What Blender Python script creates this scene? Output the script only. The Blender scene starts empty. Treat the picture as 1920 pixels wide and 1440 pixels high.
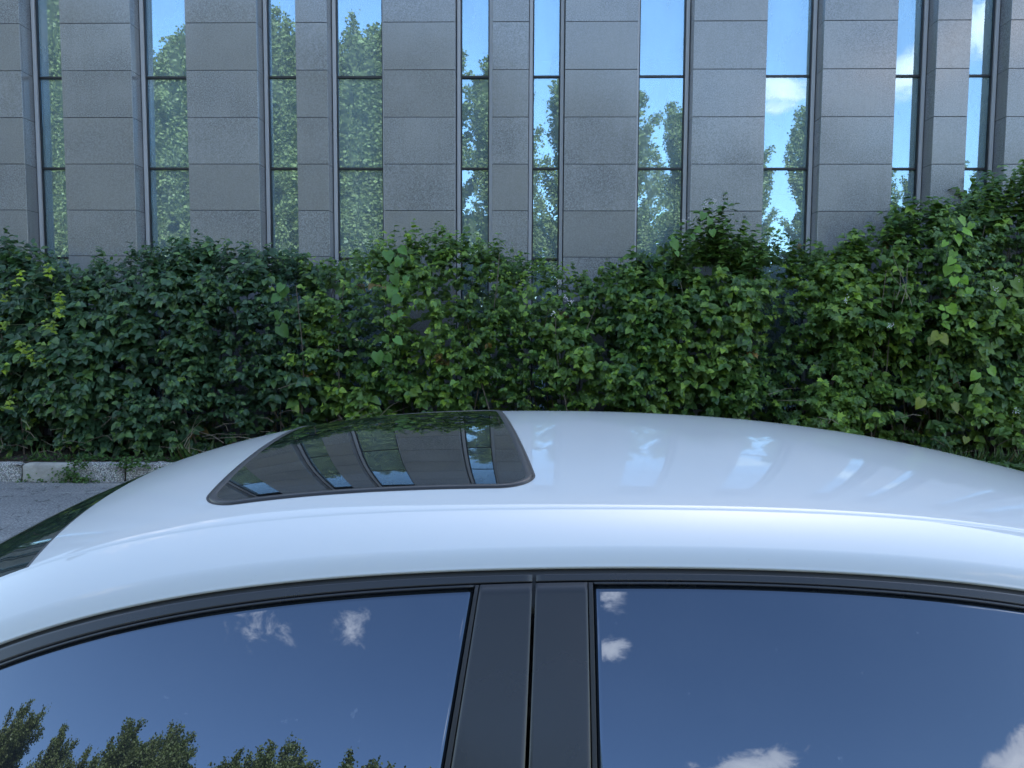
import bpy, math, random
import numpy as np
from mathutils import Matrix, Vector

R = math.radians
scene = bpy.context.scene
COL = scene.collection
rng = np.random.default_rng(7)
random.seed(7)

# ------------------------------------------------------------------ camera, sky, sun, exposure
F = 1390.0                       # focal length in pixels of the 1920 px wide photograph
H = 1.66
PITCH, ROLL = 4.1, 0.28
cam_d = bpy.data.cameras.new('camera')
cam_d.lens = 36.0 * F / 1920.0
cam_d.sensor_width = 36.0
cam_d.clip_start = 0.05
cam_d.clip_end = 2000.0
cam = bpy.data.objects.new('camera', cam_d)
COL.objects.link(cam)
CAM_M = Matrix.Rotation(R(90 - PITCH), 4, 'X') @ Matrix.Rotation(R(ROLL), 4, 'Z')
cam.matrix_world = Matrix.Translation((0, 0, H)) @ CAM_M
scene.camera = cam
M3 = np.array(CAM_M.to_3x3())
ORIG = np.array([0.0, 0.0, H])

SUN_AZ, SUN_EL = 20.0, 24.0      # azimuth from +Y towards +X: behind the building, to the right
world = bpy.data.worlds.new('World')
scene.world = world
world.use_nodes = True
SKY_STRENGTH = 0.15
# cloud masses: (azimuth from -Y towards +X, elevation, half width, half height, weight), degrees
CLOUDS = [
    (17.6, 15.7, 3.8, 1.5, 1.3), (22.3, 17.6, 3.6, 1.8, 1.2), (26.0, 17.2, 3.6, 2.6, 1.4), (30.0, 18.6, 4.8, 3.0, 1.7),
    (-43.0, 40.4, 6.5, 2.9, 0.9), (-28.0, 44.2, 3.8, 2.8, 0.85), (13.6, 49.3, 3.8, 2.0, 1.0), (12.4, 43.8, 3.2, 2.0, 1.05),
    (25.0, 30.0, 8.5, 2.4, 1.5), (52.5, 22.4, 8.0, 3.0, 1.5), (-111.0, 70.0, 12.0, 5.0, 0.85),
    (-95.0, 40.0, 16.0, 8.0, 0.8), (75.0, 38.0, 14.0, 7.0, 0.9), (110.0, 22.0, 16.0, 5.0, 0.9),
    (-140.0, 30.0, 14.0, 6.0, 0.8),
]


def build_sky():
    nt = world.node_tree
    N, L = nt.nodes, nt.links
    bg = N['Background']
    bg.inputs[1].default_value = SKY_STRENGTH
    sk = N.new('ShaderNodeTexSky')
    sk.sky_type = 'NISHITA'
    sk.sun_disc = False
    sk.sun_elevation = R(SUN_EL)
    sk.sun_rotation = R(SUN_AZ)
    sk.altitude = 100
    sk.air_density = 1.0
    sk.dust_density = 1.3
    sk.ozone_density = 1.2
    hs = N.new('ShaderNodeHueSaturation')
    hs.inputs['Saturation'].default_value = 0.93
    hs.inputs['Hue'].default_value = 0.498
    L.new(sk.outputs[0], hs.inputs['Color'])

    def m(op, a, b=None, c=None):
        n = N.new('ShaderNodeMath')
        n.operation = op
        for i, s in enumerate((a, b, c)):
            if s is None:
                continue
            if isinstance(s, (int, float)):
                n.inputs[i].default_value = s
            else:
                L.new(s, n.inputs[i])
        return n.outputs[0]
    tc = N.new('ShaderNodeTexCoord')
    sp = N.new('ShaderNodeSeparateXYZ')
    L.new(tc.outputs['Generated'], sp.inputs[0])
    x, y, z = sp.outputs
    az = m('ARCTAN2', x, m('MULTIPLY', y, -1.0))
    el = m('ARCSINE', z)
    best = None
    for a, e, ra, re, w in CLOUDS:
        da = m('MULTIPLY', m('SUBTRACT', az, R(a)), 1.0 / R(ra))
        de = m('MULTIPLY', m('SUBTRACT', el, R(e)), 1.0 / R(re))
        d = m('SQRT', m('ADD', m('MULTIPLY', da, da), m('MULTIPLY', de, de)))
        v = m('MULTIPLY', m('SUBTRACT', 1.0, d), w)
        best = v if best is None else m('MAXIMUM', best, v)
    nz = N.new('ShaderNodeTexNoise')
    nz.inputs['Scale'].default_value = 15.0
    nz.inputs['Detail'].default_value = 9.0
    nz.inputs['Roughness'].default_value = 0.62
    nz.inputs['Distortion'].default_value = 0.4
    mp = N.new('ShaderNodeMapping')
    mp.inputs['Scale'].default_value = (1, 1, 1.7)
    L.new(tc.outputs['Generated'], mp.inputs[0])
    L.new(mp.outputs[0], nz.inputs['Vector'])
    nn = m('MULTIPLY', m('SUBTRACT', nz.outputs['Fac'], 0.5), 3.0)
    v = m('ADD', m('MAXIMUM', best, -0.75), nn)
    mr = N.new('ShaderNodeMapRange')
    mr.interpolation_type = 'SMOOTHSTEP'
    mr.inputs['From Min'].default_value = 0.22
    mr.inputs['From Max'].default_value = 0.90
    L.new(v, mr.inputs['Value'])
    up = m('MULTIPLY', mr.outputs[0], m('MINIMUM', m('MAXIMUM', m('MULTIPLY', m('SUBTRACT', el, 0.04), 12.0), 0.0), 0.93))
    mr2 = N.new('ShaderNodeMapRange')
    mr2.inputs['From Min'].default_value = 0.3
    mr2.inputs['From Max'].default_value = 1.5
    L.new(v, mr2.inputs['Value'])
    cc = N.new('ShaderNodeMix')
    cc.data_type = 'RGBA'
    cc.inputs[6].default_value = (4.8, 4.5, 4.6, 1)
    cc.inputs[7].default_value = (8.2, 7.2, 6.4, 1)
    L.new(mr2.outputs[0], cc.inputs[0])
    mx = N.new('ShaderNodeMix')
    mx.data_type = 'RGBA'
    L.new(up, mx.inputs[0])
    L.new(hs.outputs[0], mx.inputs[6])
    L.new(cc.outputs[2], mx.inputs[7])
    L.new(mx.outputs[2], bg.inputs[0])
    world.cycles.sampling_method = 'MANUAL'
    world.cycles.sample_map_resolution = 512


build_sky()
sun_d = bpy.data.lights.new('sun', 'SUN')
sun_d.energy = 4.0
sun_d.angle = R(0.5)
sun_d.color = (1.0, 0.93, 0.82)
sun = bpy.data.objects.new('sun', sun_d)
COL.objects.link(sun)
_s = Vector((math.sin(R(SUN_AZ)) * math.cos(R(SUN_EL)), math.cos(R(SUN_AZ)) * math.cos(R(SUN_EL)), math.sin(R(SUN_EL))))
sun.rotation_euler = _s.to_track_quat('Z', 'Y').to_euler()
sun.location = _s * 60

vs = scene.view_settings
vs.view_transform = 'Standard'
vs.look = 'None'
vs.exposure = 2.26
vs.gamma = 1.0
vs.use_curve_mapping = False
scene.cycles.max_bounces = 8
scene.cycles.transparent_max_bounces = 12
scene.cycles.caustics_reflective = False
scene.cycles.caustics_refractive = False
scene.cycles.sample_clamp_indirect = 6.0


# ------------------------------------------------------------------ helpers
def ray(px, py):
    d = M3 @ np.array([(px - 960.0) / F, -(py - 720.0) / F, -1.0])
    return d / d[1]                     # per metre of depth along +Y


def at_depth(px, py, y):
    return ORIG + ray(px, py) * y


def project(p):
    """world points (N,3) -> photo pixels"""
    q = (np.atleast_2d(p) - ORIG) @ M3
    return np.stack([960 + F * q[:, 0] / -q[:, 2], 720 - F * q[:, 1] / -q[:, 2]], 1)


def mesh_np(name, v, f, mat=None, smooth=False, tint=None):
    v = np.asarray(v, dtype=np.float32).reshape(-1, 3)
    me = bpy.data.meshes.new(name)
    if isinstance(f, np.ndarray):
        f = f.astype(np.int32)
        k = f.shape[1]
        me.vertices.add(len(v))
        me.vertices.foreach_set('co', v.ravel())
        me.loops.add(f.size)
        me.loops.foreach_set('vertex_index', f.ravel())
        me.polygons.add(len(f))
        me.polygons.foreach_set('loop_start', np.arange(0, f.size, k, dtype=np.int32))
        me.update(calc_edges=True)
    else:
        me.from_pydata([tuple(map(float, p)) for p in v], [], [tuple(map(int, q)) for q in f])
        me.update()
    me.polygons.foreach_set('use_smooth', np.full(len(me.polygons), bool(smooth)))
    if tint is not None:
        a = me.color_attributes.new('tint', 'FLOAT_COLOR', 'POINT')
        t = np.ones((len(v), 4), dtype=np.float32)
        t[:, :3] = tint
        a.data.foreach_set('color', t.ravel())
    if mat is not None:
        me.materials.append(mat)
    return me


def obj(name, me, parent=None, M=None):
    o = bpy.data.objects.new(name, me)
    COL.objects.link(o)
    if parent is not None:
        o.parent = parent
    if M is not None:
        o.matrix_local = M
    return o


def tag(o, label=None, category=None, group=None, kind=None):
    if label:
        o['label'] = label
    if category:
        o['category'] = category
    if group:
        o['group'] = group
    if kind:
        o['kind'] = kind
    return o


def empty(name, loc, label=None, category=None, group=None):
    o = bpy.data.objects.new(name, None)
    o.empty_display_size = 0.2
    COL.objects.link(o)
    o.location = loc
    return tag(o, label, category, group)


class MB:
    """collects boxes and tubes into one mesh"""

    def __init__(s):
        s.v, s.f = [], []

    def box(s, x0, x1, y0, y1, z0, z1, c=0.0):
        """box; c chamfers the edges of the face that looks to -Y"""
        b = len(s.v)
        if c:
            s.v += [(x0 + c, y0, z0 + c), (x1 - c, y0, z0 + c), (x1 - c, y0, z1 - c), (x0 + c, y0, z1 - c)]
            s.v += [(x0, y0 + c, z0), (x1, y0 + c, z0), (x1, y0 + c, z1), (x0, y0 + c, z1)]
            s.v += [(x0, y1, z0), (x1, y1, z0), (x1, y1, z1), (x0, y1, z1)]
            q = [(0, 1, 2, 3), (8, 11, 10, 9)]
            for i in range(4):
                j = (i + 1) % 4
                q += [(i, i + 4, j + 4, j), (i + 4, i + 8, j + 8, j + 4)]
        else:
            s.v += [(x0, y0, z0), (x1, y0, z0), (x1, y0, z1), (x0, y0, z1), (x0, y1, z0), (x1, y1, z0), (x1, y1, z1), (x0, y1, z1)]
            q = [(0, 1, 2, 3), (4, 7, 6, 5), (0, 4, 5, 1), (1, 5, 6, 2), (2, 6, 7, 3), (3, 7, 4, 0)]
        s.f += [tuple(b + i for i in t) for t in q]
        return s

    def tube(s, pts, rad, n=6):
        pts = [Vector(p) for p in pts]
        b = len(s.v)
        k = len(pts)
        for i, p in enumerate(pts):
            t = (pts[min(i + 1, k - 1)] - pts[max(i - 1, 0)]).normalized()
            u = t.cross(Vector((0.31, 0.17, 0.93)))
            if u.length < 1e-3:
                u = t.cross(Vector((1, 0, 0)))
            u.normalize()
            w = t.cross(u)
            r = rad[i] if isinstance(rad, (list, tuple)) else rad
            for j in range(n):
                a = 2 * math.pi * j / n
                s.v.append(tuple(p + (u * math.cos(a) + w * math.sin(a)) * r))
        for i in range(k - 1):
            for j in range(n):
                j2 = (j + 1) % n
                s.f.append((b + i * n + j, b + i * n + j2, b + (i + 1) * n + j2, b + (i + 1) * n + j))
        s.f.append(tuple(b + j for j in reversed(range(n))))
        s.f.append(tuple(b + (k - 1) * n + j for j in range(n)))
        return s

    def lathe(s, prof, n, C, ax='Y'):
        """prof: (radius, along axis); ring solid round an axis through C"""
        b = len(s.v)
        for r, h in prof:
            for j in range(n):
                a = 2 * math.pi * j / n
                s.v.append((C[0] + r * math.cos(a), C[1] + h, C[2] + r * math.sin(a)))
        for i in range(len(prof) - 1):
            for j in range(n):
                j2 = (j + 1) % n
                s.f.append((b + i * n + j, b + i * n + j2, b + (i + 1) * n + j2, b + (i + 1) * n + j))
        return s

    def mesh(s, name, mat, smooth=False, origin=(0, 0, 0)):
        v = np.array(s.v) - np.array(origin)
        return mesh_np(name, v, s.f, mat, smooth)


def material(name, build):
    m = bpy.data.materials.new(name)
    m.use_nodes = True
    nt = m.node_tree
    p = nt.nodes['Principled BSDF']
    build(nt, p)
    return m


def setp(p, **k):
    for a, v in k.items():
        p.inputs[a.replace('_', ' ')].default_value = v if not (isinstance(v, tuple) and len(v) == 3) else (*v, 1)


def node(nt, t, **k):
    n = nt.nodes.new(t)
    for a, v in k.items():
        if a in n.inputs:
            n.inputs[a].default_value = v
        else:
            setattr(n, a, v)
    return n


def noise(nt, vec, scale, detail=4.0, rough=0.55):
    n = nt.nodes.new('ShaderNodeTexNoise')
    n.inputs['Scale'].default_value = scale
    n.inputs['Detail'].default_value = detail
    n.inputs['Roughness'].default_value = rough
    if vec is not None:
        nt.links.new(vec, n.inputs['Vector'])
    return n.outputs['Fac']


def mixc(nt, fac, a, b, blend='MIX'):
    n = nt.nodes.new('ShaderNodeMix')
    n.data_type = 'RGBA'
    n.blend_type = blend
    for i, s in ((0, fac), (6, a), (7, b)):
        if hasattr(s, 'links'):
            nt.links.new(s, n.inputs[i])
        elif isinstance(s, tuple):
            n.inputs[i].default_value = (*s, 1) if len(s) == 3 else s
        else:
            n.inputs[i].default_value = s
    return n.outputs[2]


def remap(nt, s, a, b, c=0.0, d=1.0):
    n = nt.nodes.new('ShaderNodeMapRange')
    for k, v in zip(('From Min', 'From Max', 'To Min', 'To Max'), (a, b, c, d)):
        n.inputs[k].default_value = v
    nt.links.new(s, n.inputs['Value'])
    return n.outputs[0]


def bump(nt, p, h, strength, dist):
    b = nt.nodes.new('ShaderNodeBump')
    b.inputs['Strength'].default_value = strength
    b.inputs['Distance'].default_value = dist
    nt.links.new(h, b.inputs['Height'])
    nt.links.new(b.outputs[0], p.inputs['Normal'])
    return b


def objcoord(nt, scale=(1, 1, 1)):
    tc = nt.nodes.new('ShaderNodeTexCoord')
    mp = nt.nodes.new('ShaderNodeMapping')
    mp.inputs['Scale'].default_value = scale
    nt.links.new(tc.outputs['Object'], mp.inputs[0])
    oi = nt.nodes.new('ShaderNodeObjectInfo')
    ad = nt.nodes.new('ShaderNodeVectorMath')
    ad.operation = 'MULTIPLY_ADD'
    cb = nt.nodes.new('ShaderNodeCombineXYZ')
    for i in range(3):
        nt.links.new(oi.outputs['Random'], cb.inputs[i])
    nt.links.new(cb.outputs[0], ad.inputs[0])
    ad.inputs[1].default_value = (37.0, 53.0, 71.0)
    nt.links.new(mp.outputs[0], ad.inputs[2])
    return ad.outputs[0], oi.outputs['Random']


# ------------------------------------------------------------------ materials
def _granite(nt, p):
    vec, rnd = objcoord(nt)
    fine = noise(nt, vec, 62.0, 4.0, 0.85)
    mid = noise(nt, vec, 24.0, 4.0, 0.8)
    big = noise(nt, vec, 1.7, 2.0, 0.45)
    vs_, _ = objcoord(nt, (9.0, 9.0, 0.8))
    streak = noise(nt, vs_, 1.6, 4.0, 0.6)
    c = mixc(nt, remap(nt, fine, 0.36, 0.64), (0.068, 0.075, 0.087), (0.37, 0.395, 0.44))
    c = mixc(nt, remap(nt, mid, 0.42, 0.75, 0, 0.45), c, (0.15, 0.152, 0.158))
    c = mixc(nt, remap(nt, big, 0.36, 0.70, 0, 0.5), c, (0.32, 0.327, 0.34))
    c = mixc(nt, remap(nt, streak, 0.5, 0.9, 0, 0.4), c, (0.15, 0.148, 0.145))
    c = mixc(nt, remap(nt, rnd, 0, 1, 0.0, 0.5), c, (0.15, 0.15, 0.155))
    rn2 = noise(nt, vec, 0.01, 0.0)
    c = mixc(nt, remap(nt, rn2, 0.3, 0.7, 0.0, 0.35), c, (0.31, 0.312, 0.315))
    nt.links.new(c, p.inputs['Base Color'])
    r = remap(nt, big, 0.3, 0.7, 0.11, 0.18)
    nt.links.new(r, p.inputs['Roughness'])
    setp(p, IOR=1.6)
    bump(nt, p, fine, 0.06, 0.001)


M_GRANITE = material('granite', _granite)
M_BACK = material('backing_wall', lambda nt, p: setp(p, Base_Color=(0.07, 0.07, 0.072), Roughness=0.9))


def _alu(nt, p):
    vec, rnd = objcoord(nt, (40, 40, 0.6))
    n = noise(nt, vec, 2.0, 3)
    nt.links.new(mixc(nt, remap(nt, n, 0.3, 0.7), (0.50, 0.50, 0.53), (0.58, 0.58, 0.61)), p.inputs['Base Color'])
    setp(p, Roughness=0.38)


M_ALU = material('grey_aluminium', _alu)
M_DARKMETAL = material('dark_aluminium', lambda nt, p: setp(p, Base_Color=(0.03, 0.031, 0.036), Roughness=0.45))
M_ROOM = material('room_plaster', lambda nt, p: setp(p, Base_Color=(0.35, 0.36, 0.36), Roughness=0.8))
M_BLIND = material('pale_blind', lambda nt, p: setp(p, Base_Color=(0.74, 0.85, 0.84), Roughness=0.7))
M_LEDGE = material('window_ledge', lambda nt, p: setp(p, Base_Color=(0.7, 0.74, 0.72), Roughness=0.6))


def _mirror_glass(nt, p):
    N, L = nt.nodes, nt.links
    out = N['Material Output']
    tc = N.new('ShaderNodeTexCoord')
    mp = N.new('ShaderNodeMapping')
    mp.inputs['Scale'].default_value = (1.0, 1.0, 0.35)
    L.new(tc.outputs['Object'], mp.inputs[0])
    oi = N.new('ShaderNodeObjectInfo')
    ad = N.new('ShaderNodeVectorMath')
    L.new(mp.outputs[0], ad.inputs[0])
    sc_ = N.new('ShaderNodeVectorMath')
    sc_.operation = 'SCALE'
    L.new(oi.outputs['Location'], sc_.inputs[0])
    sc_.inputs['Scale'].default_value = 3.1
    L.new(sc_.outputs[0], ad.inputs[1])
    w = noise(nt, ad.outputs[0], 3.2, 1.5, 0.4)
    b = N.new('ShaderNodeBump')
    b.inputs['Strength'].default_value = 0.5
    b.inputs['Distance'].default_value = 0.0013
    L.new(w, b.inputs['Height'])
    g = N.new('ShaderNodeBsdfGlossy')
    g.inputs['Color'].default_value = (0.50, 0.74, 0.98, 1)
    g.inputs['Roughness'].default_value = 0.0
    L.new(b.outputs[0], g.inputs['Normal'])
    t = N.new('ShaderNodeBsdfTransparent')
    t.inputs['Color'].default_value = (0.84, 0.95, 0.93, 1)
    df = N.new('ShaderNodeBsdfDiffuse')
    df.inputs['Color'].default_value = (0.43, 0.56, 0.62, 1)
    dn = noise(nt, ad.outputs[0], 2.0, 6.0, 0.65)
    mx = N.new('ShaderNodeMixShader')
    fr = N.new('ShaderNodeLayerWeight')
    fr.inputs['Blend'].default_value = 0.25
    L.new(remap(nt, fr.outputs['Fresnel'], 0.0, 1.0, 0.37, 1.0), mx.inputs[0])
    L.new(t.outputs[0], mx.inputs[1])
    L.new(g.outputs[0], mx.inputs[2])
    mx2 = N.new('ShaderNodeMixShader')      # dust film; its pale blue also paints a haze over the reflections
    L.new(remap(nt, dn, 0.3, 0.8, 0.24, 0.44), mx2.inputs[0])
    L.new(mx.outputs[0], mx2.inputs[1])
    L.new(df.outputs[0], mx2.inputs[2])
    L.new(mx2.outputs[0], out.inputs['Surface'])


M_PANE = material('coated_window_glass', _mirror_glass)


def _asphalt(nt, p):
    tc = nt.nodes.new('ShaderNodeTexCoord')
    v = tc.outputs['Object']
    fine = noise(nt, v, 48.0, 5.0, 0.9)
    vo = node(nt, 'ShaderNodeTexVoronoi', Scale=70.0)
    nt.links.new(v, vo.inputs['Vector'])
    big = noise(nt, v, 1.3, 6.0, 0.6)
    mp = node(nt, 'ShaderNodeMapping')
    mp.inputs['Scale'].default_value = (0.35, 1.6, 1)
    nt.links.new(v, mp.inputs[0])
    dust = noise(nt, mp.outputs[0], 2.2, 6.0, 0.6)
    c = mixc(nt, remap(nt, fine, 0.40, 0.62), (0.06, 0.06, 0.063), (0.36, 0.355, 0.35))
    c = mixc(nt, remap(nt, vo.outputs['Distance'], 0.0, 0.35, 0.55, 0.0), c, (0.27, 0.26, 0.26))
    c = mixc(nt, remap(nt, big, 0.35, 0.7, 0, 0.35), c, (0.10, 0.10, 0.105))
    c = mixc(nt, remap(nt, dust, 0.54, 0.68, 0, 0.6), c, (0.33, 0.32, 0.30))
    cr = node(nt, 'ShaderNodeTexVoronoi', Scale=0.9)
    cr.feature = 'DISTANCE_TO_EDGE'
    wob = node(nt, 'ShaderNodeVectorMath', operation='ADD')
    nzv = node(nt, 'ShaderNodeTexNoise', Scale=3.0, Detail=5.0)
    nt.links.new(v, nzv.inputs['Vector'])
    nt.links.new(v, wob.inputs[0])
    nt.links.new(nzv.outputs['Color'], wob.inputs[1])
    nt.links.new(wob.outputs[0], cr.inputs['Vector'])
    c = mixc(nt, remap(nt, cr.outputs['Distance'], 0.002, 0.010, 0.8, 0.0), c, (0.03, 0.03, 0.03))
    nt.links.new(c, p.inputs['Base Color'])
    setp(p, Roughness=0.85)
    bump(nt, p, fine, 0.5, 0.004)


M_ASPHALT = material('asphalt', _asphalt)


def _kerb(nt, p):
    vec, rnd = objcoord(nt)
    vo = node(nt, 'ShaderNodeTexVoronoi', Scale=75.0)
    nt.links.new(vec, vo.inputs['Vector'])
    vo2 = node(nt, 'ShaderNodeTexVoronoi', Scale=75.0)
    nt.links.new(vec, vo2.inputs['Vector'])
    big = noise(nt, vec, 4.0, 6.0, 0.65)
    c = mixc(nt, remap(nt, vo.outputs['Distance'], 0.25, 0.6), (0.54, 0.49, 0.43), (0.18, 0.16, 0.14))
    c2 = mixc(nt, 0.5, c, vo2.outputs['Color'], 'SOFT_LIGHT')
    hs = node(nt, 'ShaderNodeHueSaturation')
    hs.inputs['Saturation'].default_value = 0.22
    nt.links.new(c2, hs.inputs['Color'])
    smooth_c = mixc(nt, noise(nt, vec, 30, 3), (0.34, 0.32, 0.29), (0.42, 0.40, 0.37))
    att = node(nt, 'ShaderNodeAttribute', attribute_name='tint')
    c = mixc(nt, att.outputs['Fac'], smooth_c, hs.outputs[0])
    c = mixc(nt, remap(nt, big, 0.5, 0.75, 0, 0.6), c, (0.13, 0.12, 0.11))
    nt.links.new(c, p.inputs['Base Color'])
    setp(p, Roughness=0.9)
    bump(nt, p, vo.outputs['Distance'], 0.6, -0.008)


M_KERB = material('exposed_aggregate_concrete', _kerb)


def _soil(nt, p):
    tc = nt.nodes.new('ShaderNodeTexCoord')
    a = noise(nt, tc.outputs['Object'], 38.0, 5.0, 0.7)
    b = noise(nt, tc.outputs['Object'], 5.0, 4.0)
    c = mixc(nt, remap(nt, a, 0.3, 0.7), (0.022, 0.017, 0.013), (0.10, 0.078, 0.06))
    c = mixc(nt, remap(nt, b, 0.4, 0.7, 0, 0.5), c, (0.05, 0.045, 0.035))
    nt.links.new(c, p.inputs['Base Color'])
    setp(p, Roughness=0.95)
    bump(nt, p, a, 0.8, 0.02)


M_SOIL = material('soil', _soil)


def _lawn(nt, p):
    tc = nt.nodes.new('ShaderNodeTexCoord')
    a = noise(nt, tc.outputs['Object'], 3.0, 8.0, 0.75)
    nt.links.new(mixc(nt, a, (0.03, 0.05, 0.012), (0.10, 0.12, 0.04)), p.inputs['Base Color'])
    setp(p, Roughness=0.9)
    bump(nt, p, a, 0.8, 0.1)


M_LAWN = material('rough_grass', _lawn)


def leaf_material(name, translucency, rough):
    def b(nt, p):
        N, L = nt.nodes, nt.links
        att = node(nt, 'ShaderNodeAttribute', attribute_name='tint')
        tc = N.new('ShaderNodeTexCoord')
        n = noise(nt, tc.outputs['Object'], 28.0, 3.0)
        hs = node(nt, 'ShaderNodeHueSaturation')
        L.new(att.outputs['Color'], hs.inputs['Color'])
        L.new(remap(nt, n, 0.3, 0.7, 0.82, 1.18), hs.inputs['Value'])
        L.new(hs.outputs[0], p.inputs['Base Color'])
        setp(p, Roughness=rough)
        p.inputs['Specular IOR Level'].default_value = 0.4
        t = N.new('ShaderNodeBsdfTranslucent')
        L.new(mixc(nt, 1.0, hs.outputs[0], (1.3, 1.5, 0.5), 'MULTIPLY'), t.inputs['Color'])
        mx = N.new('ShaderNodeMixShader')
        mx.inputs[0].default_value = translucency
        L.new(p.outputs[0], mx.inputs[1])
        L.new(t.outputs[0], mx.inputs[2])
        L.new(mx.outputs[0], N['Material Output'].inputs['Surface'])
    return material(name, b)


M_LEAF = leaf_material('shrub_leaf', 0.22, 0.42)
M_TREELEAF = leaf_material('poplar_leaf', 0.28, 0.5)


def _bark(nt, p):
    tc = nt.nodes.new('ShaderNodeTexCoord')
    a = noise(nt, tc.outputs['Object'], 22.0, 5.0, 0.7)
    nt.links.new(mixc(nt, a, (0.06, 0.045, 0.035), (0.22, 0.18, 0.14)), p.inputs['Base Color'])
    setp(p, Roughness=0.85)


M_BARK = material('bark', _bark)
M_STEM = material('green_stem', lambda nt, p: setp(p, Base_Color=(0.07, 0.085, 0.03), Roughness=0.6))
M_TWIG = material('dry_twig', lambda nt, p: setp(p, Base_Color=(0.22, 0.18, 0.14), Roughness=0.8))
M_PETAL = material('white_petal', lambda nt, p: setp(p, Base_Color=(0.75, 0.70, 0.72), Roughness=0.6))


def _paint(nt, p):
    setp(p, Base_Color=(0.48, 0.50, 0.51), Roughness=0.35)
    p.inputs['Coat Weight'].default_value = 0.75
    p.inputs['Coat Roughness'].default_value = 0.004
    p.inputs['Coat IOR'].default_value = 1.36
    p.inputs['Specular IOR Level'].default_value = 0.1
    tc = nt.nodes.new('ShaderNodeTexCoord')
    d = noise(nt, tc.outputs['Object'], 7.0, 6.0, 0.6)
    c = mixc(nt, remap(nt, d, 0.45, 0.8, 0, 0.12), (0.48, 0.50, 0.51), (0.50, 0.49, 0.46))
    g = noise(nt, tc.outputs['Object'], 210.0, 2.0, 0.5)
    c = mixc(nt, remap(nt, g, 0.70, 0.80, 0, 0.35), c, (0.42, 0.40, 0.36))
    nt.links.new(c, p.inputs['Base Color'])
    nt.links.new(remap(nt, d, 0.4, 0.8, 0.0, 0.03), p.inputs['Coat Roughness'])


M_PAINT = material('white_car_paint', _paint)


def _carglass(nt, p):
    setp(p, Base_Color=(0.006, 0.008, 0.010), Roughness=0.0, IOR=2.1)
    p.inputs['Specular Tint'].default_value = (0.54, 0.71, 1.0, 1)
    tc = nt.nodes.new('ShaderNodeTexCoord')
    sp = noise(nt, tc.outputs['Object'], 60.0, 2.0, 0.5)
    sm = noise(nt, tc.outputs['Object'], 3.0, 5.0, 0.6)
    a = remap(nt, sp, 0.73, 0.80, 0.0, 0.25)
    b = remap(nt, sm, 0.4, 0.8, 0.0, 0.05)
    ad = node(nt, 'ShaderNodeMath', operation='ADD')
    nt.links.new(a, ad.inputs[0])
    nt.links.new(b, ad.inputs[1])
    nt.links.new(mixc(nt, ad.outputs[0], (0.006, 0.008, 0.010), (0.30, 0.30, 0.31)), p.inputs['Base Color'])


M_CARGLASS = material('tinted_car_glass', _carglass)
M_WSGLASS = material('windscreen_glass', lambda nt, p: setp(p, Base_Color=(0.012, 0.02, 0.018), Roughness=0.0, IOR=1.5))
M_ROOFGLASS = material('dark_roof_glass', lambda nt, p: setp(p, Base_Color=(0.006, 0.007, 0.008), Roughness=0.0, IOR=1.9))


def _trim(nt, p):
    setp(p, Base_Color=(0.010, 0.011, 0.015), Roughness=0.34, IOR=1.52)
    tc = nt.nodes.new('ShaderNodeTexCoord')
    n = noise(nt, tc.outputs['Object'], 6.0, 5.0, 0.6)
    nt.links.new(remap(nt, n, 0.35, 0.7, 0.24, 0.36), p.inputs['Roughness'])


M_TRIM = material('satin_black_trim', _trim)
M_RUBBER = material('black_rubber', lambda nt, p: setp(p, Base_Color=(0.012, 0.012, 0.014), Roughness=0.5))
M_SEAL = material('grey_roof_seal', lambda nt, p: setp(p, Base_Color=(0.014, 0.015, 0.018), Roughness=0.4))
M_CHROME = material('polished_steel', lambda nt, p: setp(p, Base_Color=(0.55, 0.56, 0.58), Roughness=0.2, Metallic=1.0))
M_LAMP = material('lamp_lens', lambda nt, p: setp(p, Base_Color=(0.6, 0.62, 0.65), Roughness=0.05))
M_REDLAMP = material('red_lamp_lens', lambda nt, p: setp(p, Base_Color=(0.35, 0.01, 0.012), Roughness=0.06))

# ------------------------------------------------------------------ the setting: ground
D0, YAW = 9.85, 1.2              # facade: depth at x = 0, turned so that its right end is nearer


def fy(x):
    return D0 - x * math.tan(R(YAW))


def sheet(name, x0, x1, y0, y1, z, mat, n=1):
    return obj(name, mesh_np(name, [(x0, y0, z), (x1, y0, z), (x1, y1, z), (x0, y1, z)], [(0, 1, 2, 3)], mat))


tag(sheet('asphalt_road', -400, 400, -400, 400, 0.0, M_ASPHALT), kind='structure')
tag(sheet('grass_verge', -400, 400, -380, -19, 0.012, M_LAWN), kind='structure')
KERB_Y, KERB_H = 7.95, 0.205
_b = MB()
_b.box(-30, 30, KERB_Y + 0.13, 30, 0.004, KERB_H - 0.012)
bed = tag(obj('planting_bed', _b.mesh('planting_bed', M_SOIL)), kind='structure')

# kerb: rough stones on a mortar strip
_b = MB()
_b.box(-30, 30, KERB_Y + 0.05, KERB_Y + 0.128, 0.004, KERB_H - 0.03)
kerb = tag(obj('kerb', _b.mesh('kerb', M_SOIL)), kind='structure')


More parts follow.
